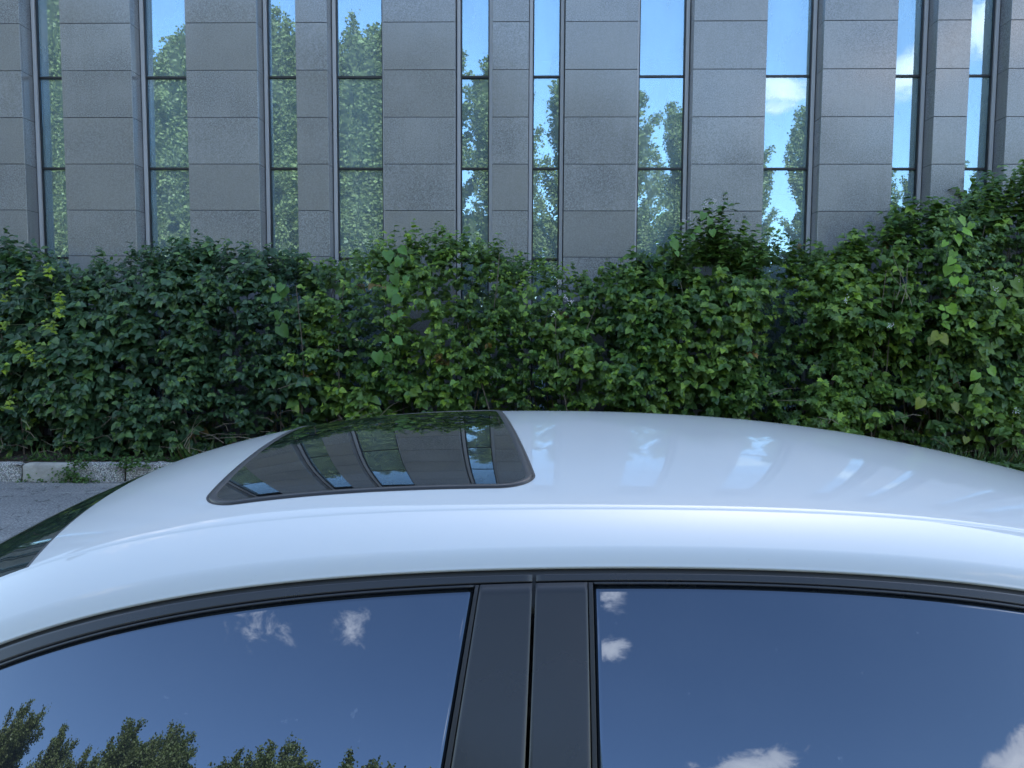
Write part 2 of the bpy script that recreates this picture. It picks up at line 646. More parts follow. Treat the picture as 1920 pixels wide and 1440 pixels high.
def kerb_stone_mesh(seed, w, rough):
    r = np.random.default_rng(seed)
    nx, ns = 14, 9
    prof = []                    # section: front foot, up the face, over the rounded arris, back over the top
    for z in np.linspace(0.0, KERB_H - 0.03, 5):
        prof.append((0.0 + 0.012 * (z / KERB_H), z))
    prof += [(0.018, KERB_H - 0.012), (0.032, KERB_H), (0.075, KERB_H + 0.002), (0.125, KERB_H - 0.004)]
    vv, ff = [], []
    for i in range(nx + 1):
        u = i / nx
        x = (u - 0.5) * w
        e = min(u, 1 - u) * nx
        shrink = 0.022 * max(0.0, 1 - e) + 0.004 * max(0.0, 1 - abs(e - 1))
        for j, (yy, zz) in enumerate(prof):
            a = rough * (1.0 if 0 < j < ns - 1 else 0.4)
            vv.append((x + r.normal() * a * 0.4, yy + shrink + r.normal() * a, zz - shrink * (j > 4) + r.normal() * a * 0.6))
    for i in range(nx):
        for j in range(ns - 1):
            a = i * ns + j
            ff.append((a, a + ns, a + ns + 1, a + 1))
    ff.append(tuple(range(ns)))
    ff.append(tuple(nx * ns + j for j in reversed(range(ns))))
    me = mesh_np('kerb_stone', vv, ff, M_KERB, True, tint=np.full(3, 1.0 if rough > 0.003 else 0.0))
    return me


_kx = at_depth(58, 900, 8.1)[0] - 0.56 * 2 - 0.02
kmeshes = [kerb_stone_mesh(s, 0.532, 0.0085) for s in range(5)]
ksmooth = kerb_stone_mesh(31, 0.540, 0.0014)
for k in range(-9, 27):
    if k < -2 or k > 24:
        pass
    me = ksmooth if k == 2 else kmeshes[k % 5]
    o = obj('kerb_stone', me, kerb)
    o.location = (_kx + (k + 0.5) * 0.562, KERB_Y + random.uniform(-0.006, 0.006), random.uniform(-0.006, 0.004))
    o.rotation_euler = (0, 0, random.uniform(-0.01, 0.01))
    if k == 2:
        o['label'] = 'smooth cast concrete kerb stone between pebbly ones'

# ------------------------------------------------------------------ the office building
# opening edges on the photograph at y = 215: (left pier edge, right pier edge) of every window
OPEN_PX = [(43, 118), (249, 351), (484, 556), (615, 719), (853, 923), (991, 1059), (1194, 1298), (1434.5, 1540), (1677, 1751), (1814, 1887)]


def on_facade(px, py, off=0.0):
    d = ray(px, py)
    t = (D0 + off) / (d[1] + d[0] * math.tan(R(YAW)))
    return ORIG + d * t


bx = [tuple(on_facade(p, 215)[0] / math.cos(R(YAW)) for p in e) for e in OPEN_PX]   # along the facade
bz1 = on_facade(950, 130.5)[2]
ROW = 0.6
rows = [bz1 + ROW * k for k in range(-8, 11)]
TOP = 6.75
FAC = Matrix.Translation((0, D0, 0)) @ Matrix.Rotation(R(-YAW), 4, 'Z')   # local: x along, y into the building
building = empty('office_building', (0, D0, 0), 'grey granite office building with tall narrow mirrored windows behind the hedge', 'building')
building.rotation_euler = (0, 0, R(-YAW))

# continue the bays beyond the frame
left = [(a - 10.6, b - 10.6) for a, b in bx[3:7]] if False else []
spans = []
wl = [0.53, 0.74, 0.52, 0.75]
x = bx[0][0]
for w, pier in zip(wl, (1.0, 0.98, 0.45, 0.98)):
    x1 = x - pier
    left.insert(0, (x1 - w, x1))
    x = x1 - w
right = []
x = bx[-1][1]
for w, pier in zip(wl, (0.98, 0.45, 1.0, 0.98)):
    x0 = x + pier
    right.append((x0, x0 + w))
    x = x0 + w
openings = left + bx + right
piers = [(openings[0][0] - 1.0, openings[0][0])] + [(openings[i][1], openings[i + 1][0]) for i in range(len(openings) - 1)] + [(openings[-1][1], openings[-1][1] + 1.0)]
FX0, FX1 = piers[0][0], piers[-1][1]
zlev = [0.15] + [z for z in rows if 0.3 < z < TOP - 0.2] + [TOP]
SEEN = [i for i in range(len(zlev) - 1) if zlev[i + 1] < 7.2]
DEPTH, G = 0.21, 0.0028

upper = MB()
for x0, x1 in piers:
    inview = bx[0][0] - 1.3 < x1 and x0 < bx[-1][1] + 1.2
    cache = {}
    for i in range(len(zlev) - 1):
        za, zb = zlev[i], zlev[i + 1]
        h = round(zb - za, 4)
        if inview and i in SEEN:
            if ('p', h) not in cache:
                w = (x1 - x0) / 2
                cache['p', h] = MB().box(-w + G * 0.3, w - G * 0.3, 0, 0.03, G, h - G, 0.003).mesh('granite_panel', M_GRANITE)
                cache['l', h] = MB().box(0.002, 0.026, 0.036, DEPTH + 0.03, G, h - G).mesh('reveal_panel', M_GRANITE)
                cache['r', h] = MB().box(-0.026, -0.002, 0.036, DEPTH + 0.03, G, h - G).mesh('reveal_panel', M_GRANITE)
            o = obj('granite_panel', cache['p', h], building)
            o.location = ((x0 + x1) / 2, random.uniform(-0.0015, 0.0015), za)
            o.rotation_euler = (random.uniform(-0.0015, 0.0015), 0, random.uniform(-0.0015, 0.0015))
            for s, xx in (('l', x0), ('r', x1)):
                # only the reveal that faces the street's middle can be seen from here
                if (s == 'r') == ((x0 + x1) / 2 < 0.1):
                    o = obj('reveal_panel', cache[s, h], building)
                    o.location = (xx, 0, za)
                else:
                    upper.box(*((xx + 0.002, xx + 0.026) if s == 'l' else (xx - 0.026, xx - 0.002)), 0.036, DEPTH + 0.03, za + G, zb - G)
        else:
            upper.box(x0 + 0.001, x1 - 0.001, 0, 0.03, za + G, zb - G, 0.003)
            upper.box(x0 + 0.002, x0 + 0.026, 0.036, DEPTH + 0.03, za + G, zb - G)
            upper.box(x1 - 0.026, x1 - 0.002, 0.036, DEPTH + 0.03, za + G, zb - G)
o = obj('granite_cladding', upper.mesh('granite_cladding', M_GRANITE), building)
tag(o, 'remaining granite slabs above the camera view and on hidden reveals', kind='stuff')
core = MB()
for x0, x1 in piers:
    core.box(x0 + 0.03, x1 - 0.03, 0.034, 0.5, 0.0, TOP - 0.02)
core.box(FX0 + 0.03, FX1 - 0.03, 4.5, 16, 0.0, TOP - 0.03)           # the depth of the house
obj('wall', core.mesh('wall', M_BACK), building)
_b = MB()
_b.box(FX0 - 0.05, FX1 + 0.05, -0.03, 16.2, TOP, TOP + 0.25)
obj('roof', _b.mesh('roof', M_GRANITE), building)
_b = MB()
for z in (-0.02, bz1 - 3.6, bz1, bz1 + 3.6):
    _b.box(FX0 + 0.04, FX1 - 0.04, 0.51, 4.4, z - 0.16, z + 0.06)
obj('floor_slab', _b.mesh('floor_slab', M_ROOM), building)
tag(building.children[-1], kind='stuff')

trans = [bz1 + 1.2 * k for k in range(-4, 6)]
for wi, (x0, x1) in enumerate(openings):
    mw = 0.052
    cx = (x0 + x1) / 2
    seen = 4 <= wi < 14
    m = MB()                                                 # dark gaskets: the frame mesh of the window itself
    m.box(x0 + 0.001, x0 + 0.005, DEPTH + 0.032, DEPTH + 0.16, 0.16, TOP - 0.03)
    m.box(x1 - 0.005, x1 - 0.001, DEPTH + 0.032, DEPTH + 0.16, 0.16, TOP - 0.03)
    m.box(x0 + mw + 0.002, x0 + mw + 0.016, DEPTH + 0.045, DEPTH + 0.16, 0.16, TOP - 0.03)
    m.box(x1 - mw - 0.016, x1 - mw - 0.002, DEPTH + 0.045, DEPTH + 0.16, 0.16, TOP - 0.03)
    win = obj('window', m.mesh('window', M_DARKMETAL, origin=(cx, DEPTH, 0)), building)
    win.location = (cx, DEPTH, 0)
    for a in (x0 + 0.0065, x1 - mw + 0.0005):
        mm = MB().box(0, mw - 0.007, 0.018, 0.15, 0.16, TOP - 0.03, 0.003)
        o = obj('mullion', mm.mesh('mullion', M_ALU), win)
        o.location = (a - cx, 0, 0)
    g0, g1 = x0 + mw + 0.017, x1 - mw - 0.017
    hw_ = (g1 - g0) / 2
    tm = MB().box(-hw_, hw_, 0.052, 0.13, -0.014, 0.014, 0.002).mesh('transom', M_DARKMETAL)
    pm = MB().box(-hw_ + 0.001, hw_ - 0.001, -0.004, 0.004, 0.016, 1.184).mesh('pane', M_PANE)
    rm = MB()
    for k, z in enumerate(trans):
        if z > 0.1 and z < TOP:
            o = obj('transom', tm, win)
            o.location = (0, 0, z)
        h_ok = -0.3 < z and z + 1.2 < TOP
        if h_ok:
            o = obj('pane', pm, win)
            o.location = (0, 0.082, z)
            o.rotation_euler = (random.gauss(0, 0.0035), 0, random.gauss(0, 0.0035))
    # behind the glass: spandrel blind between the floors, ledge and a pulled curtain strip below it
    o = obj('blind', MB().box(-hw_, hw_, 0.135, 0.15, bz1 - 1.2 + 0.03, bz1 - 0.03).mesh('blind', M_BLIND), win)
    if seen:
        o = obj('ledge', MB().box(-hw_ - 0.05, hw_ + 0.05, 0.135, 0.20, 3.27, 3.50).mesh('ledge', M_LEDGE), win)
        if wi in (5, 7, 10):
            o = obj('curtain', MB().box(-hw_, -hw_ + 0.09, 0.16, 0.18, 2.2, 3.27).mesh('curtain', M_LEDGE), win)

# ------------------------------------------------------------------ leaves
UP = np.array([0, 0, 1.0])


def leaf_template(kind):
    """verts (u along midrib 0..1, v across -.5...5, w up), triangles"""
    if kind == 'lobed':
        out = [(0, 0), (0.02, 0.20), (0.22, 0.50), (0.33, 0.27), (0.62, 0.46), (0.62, 0.17), (1.0, 0.0)]
        V = [(0.30, 0, 0)]
        ring = [(u, v) for u, v in out] + [(u, -v) for u, v in reversed(out[1:-1])]
        for u, v in ring:
            V.append((u, v, 0.22 * abs(v) - 0.22 * u * u))
        n = len(ring)
        T = [(0, 1 + i, 1 + (i + 1) % n) for i in range(n)]
        return np.array(V), np.array(T)
    st = {'ovate': [(0.13, 0.23), (0.36, 0.40), (0.66, 0.27)], 'heart': [(-0.08, 0.27), (0.22, 0.47), (0.62, 0.33)],
          'round': [(0.05, 0.32), (0.38, 0.50), (0.74, 0.34)], 'cordate': [(-0.16, 0.30), (0.26, 0.52), (0.70, 0.31)]}[kind]
    V = [(0, 0, 0)]
    for u, v in st:
        d = -0.20 * max(u, 0) ** 2
        V += [(max(u, 0.02), 0, d), (u, v, d + 0.28 * v), (u, -v, d + 0.28 * v)]
    V.append((1.0, 0, -0.24))
    T = [(0, 2, 1), (0, 1, 3)]
    for i in range(2):
        a, b = 1 + 3 * i, 4 + 3 * i
        T += [(a, a + 1, b + 1), (a, b + 1, b), (a, b, b + 2), (a, b + 2, a + 2)]
    T += [(7, 8, 10), (7, 10, 9)]
    return np.array(V), np.array(T)


TPL = {k: leaf_template(k) for k in ('ovate', 'heart', 'round', 'cordate', 'lobed')}


TPL['quad'] = (np.array([(0, 0, 0), (0.5, 0.5, 0), (1, 0, 0), (0.5, -0.5, 0)]), np.array([(0, 1, 2), (0, 2, 3)]))


def unit(a):
    return a / np.maximum(np.linalg.norm(a, axis=-1, keepdims=True), 1e-9)


def leaf_frames(axis, nrm):
    a = unit(axis)
    b = unit(np.cross(nrm, a))
    c = np.cross(a, b)
    return a, b, c


def leaves_mesh(name, kind, pos, axis, nrm, L, W, tint, mat):
    V, T = TPL[kind]
    a, b, c = leaf_frames(axis, nrm)
    n, k = len(pos), len(V)
    P = (pos[:, None] + a[:, None] * (V[None, :, 0:1] * L[:, None, None]) + b[:, None] * (V[None, :, 1:2] * W[:, None, None])
         + c[:, None] * (V[None, :, 2:3] * L[:, None, None]))
    FF = T[None] + (np.arange(n) * k)[:, None, None]
    return mesh_np(name, P.reshape(-1, 3), FF.reshape(-1, 3), mat, True, np.repeat(tint, k, 0))


LEAF_CACHE = {}


def leaf_object(parent, base, kind, p, a, n, L, W, tint, name='leaf'):
    """one leaf of its own; meshes are shared between leaves of one shape and about one colour"""
    key = (kind, tuple(np.round(np.log(np.maximum(tint, 1e-3)) * 5)))
    if key not in LEAF_CACHE:
        V, T = TPL[kind]
        LEAF_CACHE[key] = mesh_np('leaf', V * np.array([1, 1, 1.0]), T, M_LEAF, True, np.repeat(np.array([tint]), len(V), 0))
    fa, fb, fc = leaf_frames(a[None], n[None])
    m = Matrix(((fa[0][0] * L, fb[0][0] * W, fc[0][0] * L, p[0] - base[0]), (fa[0][1] * L, fb[0][1] * W, fc[0][1] * L, p[1] - base[1]),
                (fa[0][2] * L, fb[0][2] * W, fc[0][2] * L, p[2] - base[2]), (0, 0, 0, 1)))
    return obj(name, LEAF_CACHE[key], parent, m)


def vnoise(x, z, s, seed):
    """cheap smooth 2D noise in -1..1"""
    r = np.random.default_rng(seed)
    g = r.uniform(-1, 1, (64, 64))
    X, Z = np.asarray(x) / s + 100, np.asarray(z) / s + 100
    i, j = np.floor(X).astype(int), np.floor(Z).astype(int)
    u, v = X - i, Z - j
    u, v = u * u * (3 - 2 * u), v * v * (3 - 2 * v)
    q = lambda a, b: g[a % 64, b % 64]
    return (q(i, j) * (1 - u) + q(i + 1, j) * u) * (1 - v) + (q(i, j + 1) * (1 - u) + q(i + 1, j + 1) * u) * v


# hedge outline on the photograph
TOPPX = [(-500, 470), (-100, 460), (0, 468), (60, 492), (110, 512), (150, 520), (190, 492), (260, 470), (330, 468), (420, 474), (520, 484), (560, 500), (640, 496),
         (700, 462), (760, 446), (830, 440), (900, 455), (960, 486), (1020, 498), (1100, 515), (1180, 496), (1250, 478), (1300, 455), (1400, 452),
         (1500, 464), (1560, 486), (1610, 465), (1660, 430), (1720, 400), (1790, 408), (1850, 372), (1920, 330), (2100, 330), (2500, 420)]
_pts = np.array([at_depth(a, b, 8.85) for a, b in TOPPX])
KTOP = KERB_H - 0.012


def ztop(x):
    return np.interp(x, _pts[:, 0], _pts[:, 2])


def yfront(x, z):
    t = np.clip((z - KTOP) / (ztop(x) - KTOP), 0, 1)
    return (8.38 + 0.42 * t ** 4 + 0.16 * (1 - t) ** 3 - 0.21 * vnoise(x, z, 0.62, 3) - 0.11 * vnoise(x, z, 0.23, 5) - 0.10 * vnoise(x, z, 1.7, 9))


XPX = lambda px: at_depth(px, 600, 8.5)[0]
DARK = ((0.038, 0.084, 0.044), (0.062, 0.125, 0.060))
MID = ((0.040, 0.095, 0.026), (0.118, 0.205, 0.046))
LIME = np.array([0.24, 0.36, 0.035])
# x range on the photograph, leaf shape, leaf length, colours, share of lime shoots, label
SHRUBS = [
    (-560, 150, 'ovate', 0.098, DARK, 0.13, 'dark leafy shrub with yellow-green shoots at the left end of the hedge'),
    (150, 350, 'ovate', 0.092, DARK, 0.015, 'dark blue-green shrub above the exposed kerb stones'),
    (350, 560, 'ovate', 0.094, DARK, 0.03, 'dense dark pointed-leaf shrub behind the car windscreen end'),
    (560, 740, 'ovate', 0.086, MID, 0.09, 'mid green shrub with arching twig, behind the front of the sunroof'),
    (740, 960, 'heart', 0.080, MID, 0.11, 'bright green shrub rising to a hump behind the sunroof'),
    (960, 1180, 'heart', 0.076, MID, 0.08, 'small-leaved low-topped shrub behind the middle of the car roof'),
    (1180, 1400, 'heart', 0.082, MID, 0.07, 'rounded green shrub with a tall loose sprig at its top'),
    (1400, 1600, 'lobed', 0.092, MID, 0.10, 'maple-leaved shrub in front of the wide right-hand window'),
    (1600, 1770, 'heart', 0.080, MID, 0.06, 'tall bushy shrub with bare brown twigs near the right end'),
    (1770, 2500, 'heart', 0.084, (DARK[1], MID[1]), 0.04, 'tallest shrub at the right end of the hedge, hung with vines'),
]


def grow(x0, x1, n, kind, Lm, cols, lime, seed):
    """sprigs with paired leaves -> arrays of leaves and list of stems"""
    r = np.random.default_rng(seed)
    A = []
    stems = []
    xs = r.uniform(x0 - 0.12, x1 + 0.12, n)
    tz = r.uniform(0, 1, n)
    zt = ztop(xs)
    zs = KTOP + 0.03 + (zt - KTOP - 0.10) * tz
    deep = r.uniform(0, 1, n)
    off = np.where(deep < 0.64, np.abs(r.normal(0, 0.09, n)) + 0.02, r.uniform(0.1, 1.1, n))
    hole = vnoise(xs, zs, 0.36, 21) + 0.55 * vnoise(xs, zs, 0.14, 22)
    low = np.clip(1.15 - zs, 0, 1)
    keep = (hole > (-0.80 + 0.95 * low + 0.2)) | (deep > 0.64)
    xs, zs, off, zt = xs[keep], zs[keep], off[keep], zt[keep]
    ys = yfront(xs, zs) + off + 0.10
    for x, y, z, t in zip(xs, ys, zs, zt):
        topness = max(0.0, 1 - (t - z) / 0.35)
        d = np.array([r.normal(0, 0.55), -1.0 + 0.9 * topness, 0.25 + 1.3 * topness + r.normal(0, 0.35)])
        d /= np.linalg.norm(d)
        ln = r.uniform(0.14, 0.34)
        k = int(ln / 0.042)
        p = np.array([x, y, z])
        islime = r.uniform() < lime
        side = np.cross(d, UP)
        side /= max(np.linalg.norm(side), 1e-6)
        tone = np.clip(0.5 + 0.55 * float(vnoise(x, z, 0.45, 33)) + r.normal(0, 0.25), 0, 1.15)
        base = np.array(cols[0]) * (1 - tone) + np.array(cols[1]) * tone
        if r.uniform() < 0.005:
            base = np.array([0.16, 0.11, 0.04])
        szk = 1.0 + 0.28 * float(vnoise(x, z, 0.8, 35))
        pts = [p.copy()]
        rot = r.uniform(0, 3.14)
        for i in range(k):
            d = d + np.array([0, 0, -0.035]) + r.normal(0, 0.05, 3)
            d /= np.linalg.norm(d)
            p = p + d * (ln / k)
            pts.append(p.copy())
            f = (i + 1) / k
            size = Lm * (1.05 - 0.45 * f) * r.uniform(0.55, 1.4) * szk
            if islime:
                size *= 0.62
            for s in (-1, 1):
                if r.uniform() < 0.12:
                    continue
                o = side * s * math.cos(rot * i) + np.cross(d, side) * s * math.sin(rot * i) * 0.5
                ax = 0.45 * d + 0.85 * o + np.array([0, -0.28, -0.38]) + r.normal(0, 0.22, 3)
                nr = np.array([0, -0.62, 0.78]) + 0.25 * d + r.normal(0, 0.26, 3)
                c = base * r.uniform(0.75, 1.28)
                if f > 0.7 and r.uniform() < 0.4:
                    c = c * np.array([1.75, 1.55, 0.95])
                if islime:
                    c = c * (1 - 0.75 * f) + LIME * 0.75 * f * r.uniform(0.7, 1.1)
                A.append((*p, *ax, *nr, size, size * r.uniform(0.78, 1.02), *c))
        stems.append(pts)
    return np.array(A), stems


def stems_mesh(name, stems, rad, mat, base):
    """three-sided tapering stems"""
    V, FC = [], []
    b = 0
    ang = np.array([0, 2.094, 4.188])
    for pts in stems:
        pts = np.asarray(pts)
        k = len(pts)
        t = unit(np.gradient(pts, axis=0))
        u = unit(np.cross(t, np.array([0.3, 0.2, 0.93])))
        w = np.cross(t, u)
        rr = np.linspace(rad, rad * 0.35, k)[:, None, None]
        ring = pts[:, None] + rr * (u[:, None] * np.cos(ang)[None, :, None] + w[:, None] * np.sin(ang)[None, :, None])
        V.append(ring.reshape(-1, 3))
        for i in range(k - 1):
            for j in range(3):
                j2 = (j + 1) % 3
                FC.append((b + i * 3 + j, b + i * 3 + j2, b + i * 3 + 3 + j2, b + i * 3 + 3 + j))
        b += 3 * k
    return mesh_np(name, np.concatenate(V) - np.array(base), np.array(FC), mat)


def place_leaves(root, base, kind, A, singles, stuffname='foliage'):
    """the largest leaves in front become parts, the rest one mesh"""
    base = np.array(base)
    pos, ax, nr, L, W, C = A[:, 0:3], A[:, 3:6], A[:, 6:9], A[:, 9], A[:, 10], A[:, 11:14]
    px = project(pos)
    infr = (px[:, 0] > 0) & (px[:, 0] < 1920) & (px[:, 1] < 840)
    front = yfront(pos[:, 0], pos[:, 2]) - pos[:, 1]
    score = L * 6 + front * 4 + np.where(infr, 0, -50)
    order = np.argsort(-score)
    pick = [i for i in order[:singles] if infr[i]]
    msk = np.ones(len(A), bool)
    msk[pick] = False
    for i in pick:
        leaf_object(root, base, kind, pos[i], ax[i], nr[i], L[i], W[i], C[i])
    o = obj(stuffname, leaves_mesh(stuffname, kind, pos[msk] - base, ax[msk], nr[msk], L[msk], W[msk], C[msk], M_LEAF), root)
    tag(o, kind='stuff')


def long_stem(px_top, py_top, px_base, py_base, yy, kind, Lm, cols, r, bare=0.15, bend=0.04, gap=0.055):
    """a shoot that stands out of the hedge: traced between two photo points at depth yy"""
    a = at_depth(px_base, py_base, yy + 0.1)
    b = at_depth(px_top, py_top, yy)
    n = max(4, int(np.linalg.norm(b - a) / gap))
    pts, A = [], []
    for i in range(n + 1):
        f = i / n
        p = a + (b - a) * f + np.array([bend * math.sin(f * 3.1), -0.05 * math.sin(f * 3.1), 0])
        pts.append(p)
        if f < bare:
            continue
        tone = r.uniform()
        base = np.array(cols[0]) * (1 - tone) + np.array(cols[1]) * tone
        for s in (-1, 1):
            if r.uniform() < 0.1:
                continue
            th = r.uniform(0, 6.28)
            ax = np.array([math.cos(th) * 1.0, -0.2 + 0.8 * math.sin(th), r.uniform(-0.25, 0.4)])
            nr = np.array([0, -0.35, 0.9]) + r.normal(0, 0.28, 3)
            sz = Lm * (1.4 - 0.55 * f) * r.uniform(0.75, 1.2)
            A.append((*p, *ax, *nr, sz, sz * 0.85, *(base * r.uniform(0.8, 1.4))))
    return np.array(A), pts


# shoots: top px, base px, depth, shrub index
SHOOTS = [
    ((8, 428), (30, 520), 8.75, 0), ((100, 470), (80, 560), 8.5, 0), ((45, 452), (60, 540), 8.7, 0), ((372, 432), (360, 520), 8.8, 2), ((330, 448), (345, 520), 8.8, 2), ((290, 455), (300, 540), 8.7, 1), ((410, 452), (400, 520), 8.8, 2),
    ((740, 425), (735, 520), 8.7, 4), ((790, 430), (800, 520), 8.75, 4), ((824, 416), (830, 520), 8.7, 4), ((880, 430), (870, 510), 8.7, 4), ((935, 440), (915, 520), 8.7, 4), ((985, 476), (970, 540), 8.7, 5), ((700, 445), (720, 520), 8.7, 3),
    ((1362, 364), (1345, 500), 8.7, 6), ((1318, 384), (1335, 500), 8.7, 6), ((1395, 408), (1350, 510), 8.72, 6), ((1292, 415), (1320, 510), 8.7, 6), ((1420, 425), (1390, 520), 8.75, 6), ((1270, 440), (1280, 520), 8.7, 6), ((1345, 395), (1340, 500), 8.75, 6), ((1258, 446), (1275, 520), 8.65, 6), ((1280, 420), (1300, 510), 8.65, 6), ((1304, 398), (1322, 500), 8.7, 6), ((1440, 432), (1400, 520), 8.7, 6), ((1410, 442), (1385, 520), 8.65, 6), ((1330, 374), (1338, 500), 8.7, 6), ((1376, 384), (1352, 500), 8.65, 6),
    ((1475, 440), (1480, 520), 8.75, 7), ((1520, 450), (1500, 530), 8.75, 7), ((1605, 430), (1580, 520), 8.8, 8),
    ((1672, 372), (1690, 500), 8.75, 8), ((1705, 362), (1710, 500), 8.75, 8), ((1740, 372), (1735, 500), 8.7, 8), ((1655, 400), (1690, 500), 8.7, 8), ((1765, 392), (1750, 500), 8.75, 8),
    ((1842, 336), (1838, 470), 8.7, 9), ((1878, 312), (1870, 460), 8.75, 9), ((1905, 318), (1900, 450), 8.7, 9), ((1815, 385), (1825, 500), 8.7, 9), ((1935, 300), (1925, 430), 8.7, 9), ((1860, 345), (1855, 460), 8.65, 9),
]
shrub_roots = []
for si, (p0, p1, kind, Lm, cols, lime, label) in enumerate(SHRUBS):
    x0, x1 = XPX(p0), XPX(p1)
    hh = float(np.mean(ztop(np.linspace(x0, x1, 9)))) - KTOP
    n = int((x1 - x0) * hh * 290)
    Lm *= 1.26
    A, stems = grow(x0, x1, n, kind, Lm, cols, lime, 100 + si)
    base = ((x0 + x1) / 2, 8.95, KTOP)
    root = empty('shrub', base, label, 'shrub', 'shrubs of the mixed hedge')
    shrub_roots.append(root)
    r = np.random.default_rng(300 + si)
    for (tx, ty), (ex, ey), dep, own in SHOOTS:
        if own == si:
            B, pts = long_stem(tx, ty, ex, ey, dep, kind, Lm * 0.8, cols, r, bend=r.uniform(-0.06, 0.06))
            for _e in range(3 if si in (6, 8) else 2):
                jx, jy = r.uniform(-22, 22), r.uniform(5, 45)
                B2, p2 = long_stem(tx + jx, ty + jy, ex + jx * 0.3, ey, dep + r.uniform(-0.1, 0.1), kind, Lm * 0.8, cols, r, bend=r.uniform(-0.06, 0.06))
                B = np.concatenate([B, B2])
                stems.append(p2)
            A = np.concatenate([A, B])
            stems.append(pts)
    for k in range(int((x1 - x0) * 9)):                      # loose tips that break the outline
        xx = r.uniform(x0, x1)
        b0 = np.array([xx, 8.85 + r.uniform(-0.15, 0.2), float(ztop(xx)) - 0.25])
        b1 = b0 + np.array([r.normal(0, 0.09), r.normal(-0.03, 0.05), 0.20 + abs(r.normal(0.0, 0.10))])
        q0, q1 = project(b0)[0], project(b1)[0]
        B, pts = long_stem(q1[0], q1[1], q0[0], q0[1], b1[1], kind, Lm * 0.62, cols, r, bend=r.uniform(-0.04, 0.04))
        A = np.concatenate([A, B])
        stems.append(pts)
    place_leaves(root, base, kind, A, 290)
    o = obj('twigs', stems_mesh('twigs', stems, 0.0028, M_STEM, base), root)
    tag(o, kind='stuff')
    # woody stems rising from the bed and fanning out
    tr = []
    for q in range(max(4, int((x1 - x0) * 7))):
        bxx = r.uniform(x0, x1)
        byy = r.uniform(8.55, 9.3)
        top = ztop(bxx) - r.uniform(0.1, 0.7)
        tx = bxx + r.normal(0, 0.3)
        ty = byy - r.uniform(-0.1, 0.3)
        tr.append([np.array([bxx + (tx - bxx) * f + 0.04 * math.sin(5 * f + q), byy + (ty - byy) * f ** 1.5 + 0.03 * math.cos(6 * f + q), KTOP - 0.05 + (top - KTOP) * f]) for f in np.linspace(0, 1, 8)])
    obj('stem', stems_mesh('stem', tr, 0.011, M_BARK, base), root)
    tag(root.children[-1], kind='stuff')

# ---- vines with large pale leaves, leaf by leaf from the photograph
VINES = [
    ('pale vine with large heart leaves trailing down in front of the hump of the hedge', 8.10, 0.135, (0.085, 0.20, 0.040),
     [(747, 491), (741, 525), (760, 525), (734, 547), (743, 563), (739, 596), (749, 589), (724, 636), (747, 639), (709, 671), (729, 672), (756, 470), (735, 505), (728, 480)]),
    ('short vine with three round bright leaves left of the sunroof', 8.15, 0.150, (0.06, 0.15, 0.03),
     [(521, 592), (531, 621), (525, 540), (531, 548), (516, 560)]),
    ('yellow-green heart-leaf vine left of the small white flowers', 8.15, 0.095, (0.16, 0.27, 0.04),
     [(979, 578), (993, 576), (985, 589), (983, 555), (991, 540), (986, 565)]),
    ('loose vine climbing the tall sprig before the granite pier', 8.45, 0.115, (0.09, 0.20, 0.035),
     [(1308, 431), (1336, 437), (1266, 460), (1270, 476), (1262, 450), (1330, 415), (1318, 405), (1300, 445)]),
    ('lime vine with a chain of broad leaves near the right edge', 8.10, 0.120, (0.17, 0.33, 0.035),
     [(1805, 415), (1820, 424), (1797, 450), (1771, 457), (1786, 478), (1777, 507), (1796, 505), (1789, 527), (1809, 526), (1801, 549), (1818, 546), (1767, 578), (1786, 581), (1771, 594), (1775, 611), (1815, 436), (1783, 490)]),
    ('vine with scattered yellow-tinged leaves at the far right below the tallest shrub', 8.10, 0.130, (0.13, 0.23, 0.03),
     [(1867, 540), (1865, 553), (1908, 534), (1910, 549), (1891, 547), (1878, 570), (1863, 649), (1846, 660), (1861, 697), (1833, 731), (1827, 705), (1880, 606), (1901, 575)]),
    ('yellowing vine leaves over the dark hollow near the car tail', 8.12, 0.125, (0.17, 0.20, 0.02),
     [(1754, 631), (1771, 637), (1724, 757), (1792, 765), (1745, 640), (1811, 825)]),
    ('sparse lime shoots at the far left of the hedge', 8.12, 0.085, (0.26, 0.36, 0.03),
     [(40, 517), (88, 500), (92, 512), (112, 560), (118, 571), (112, 585), (95, 610), (85, 605), (102, 617), (40, 650), (50, 655), (60, 668), (80, 678), (75, 672), (30, 530), (110, 555), (35, 648), (57, 662), (10, 560), (6, 610), (8, 690), (20, 760), (16, 758)]),
]
rv = np.random.default_rng(51)
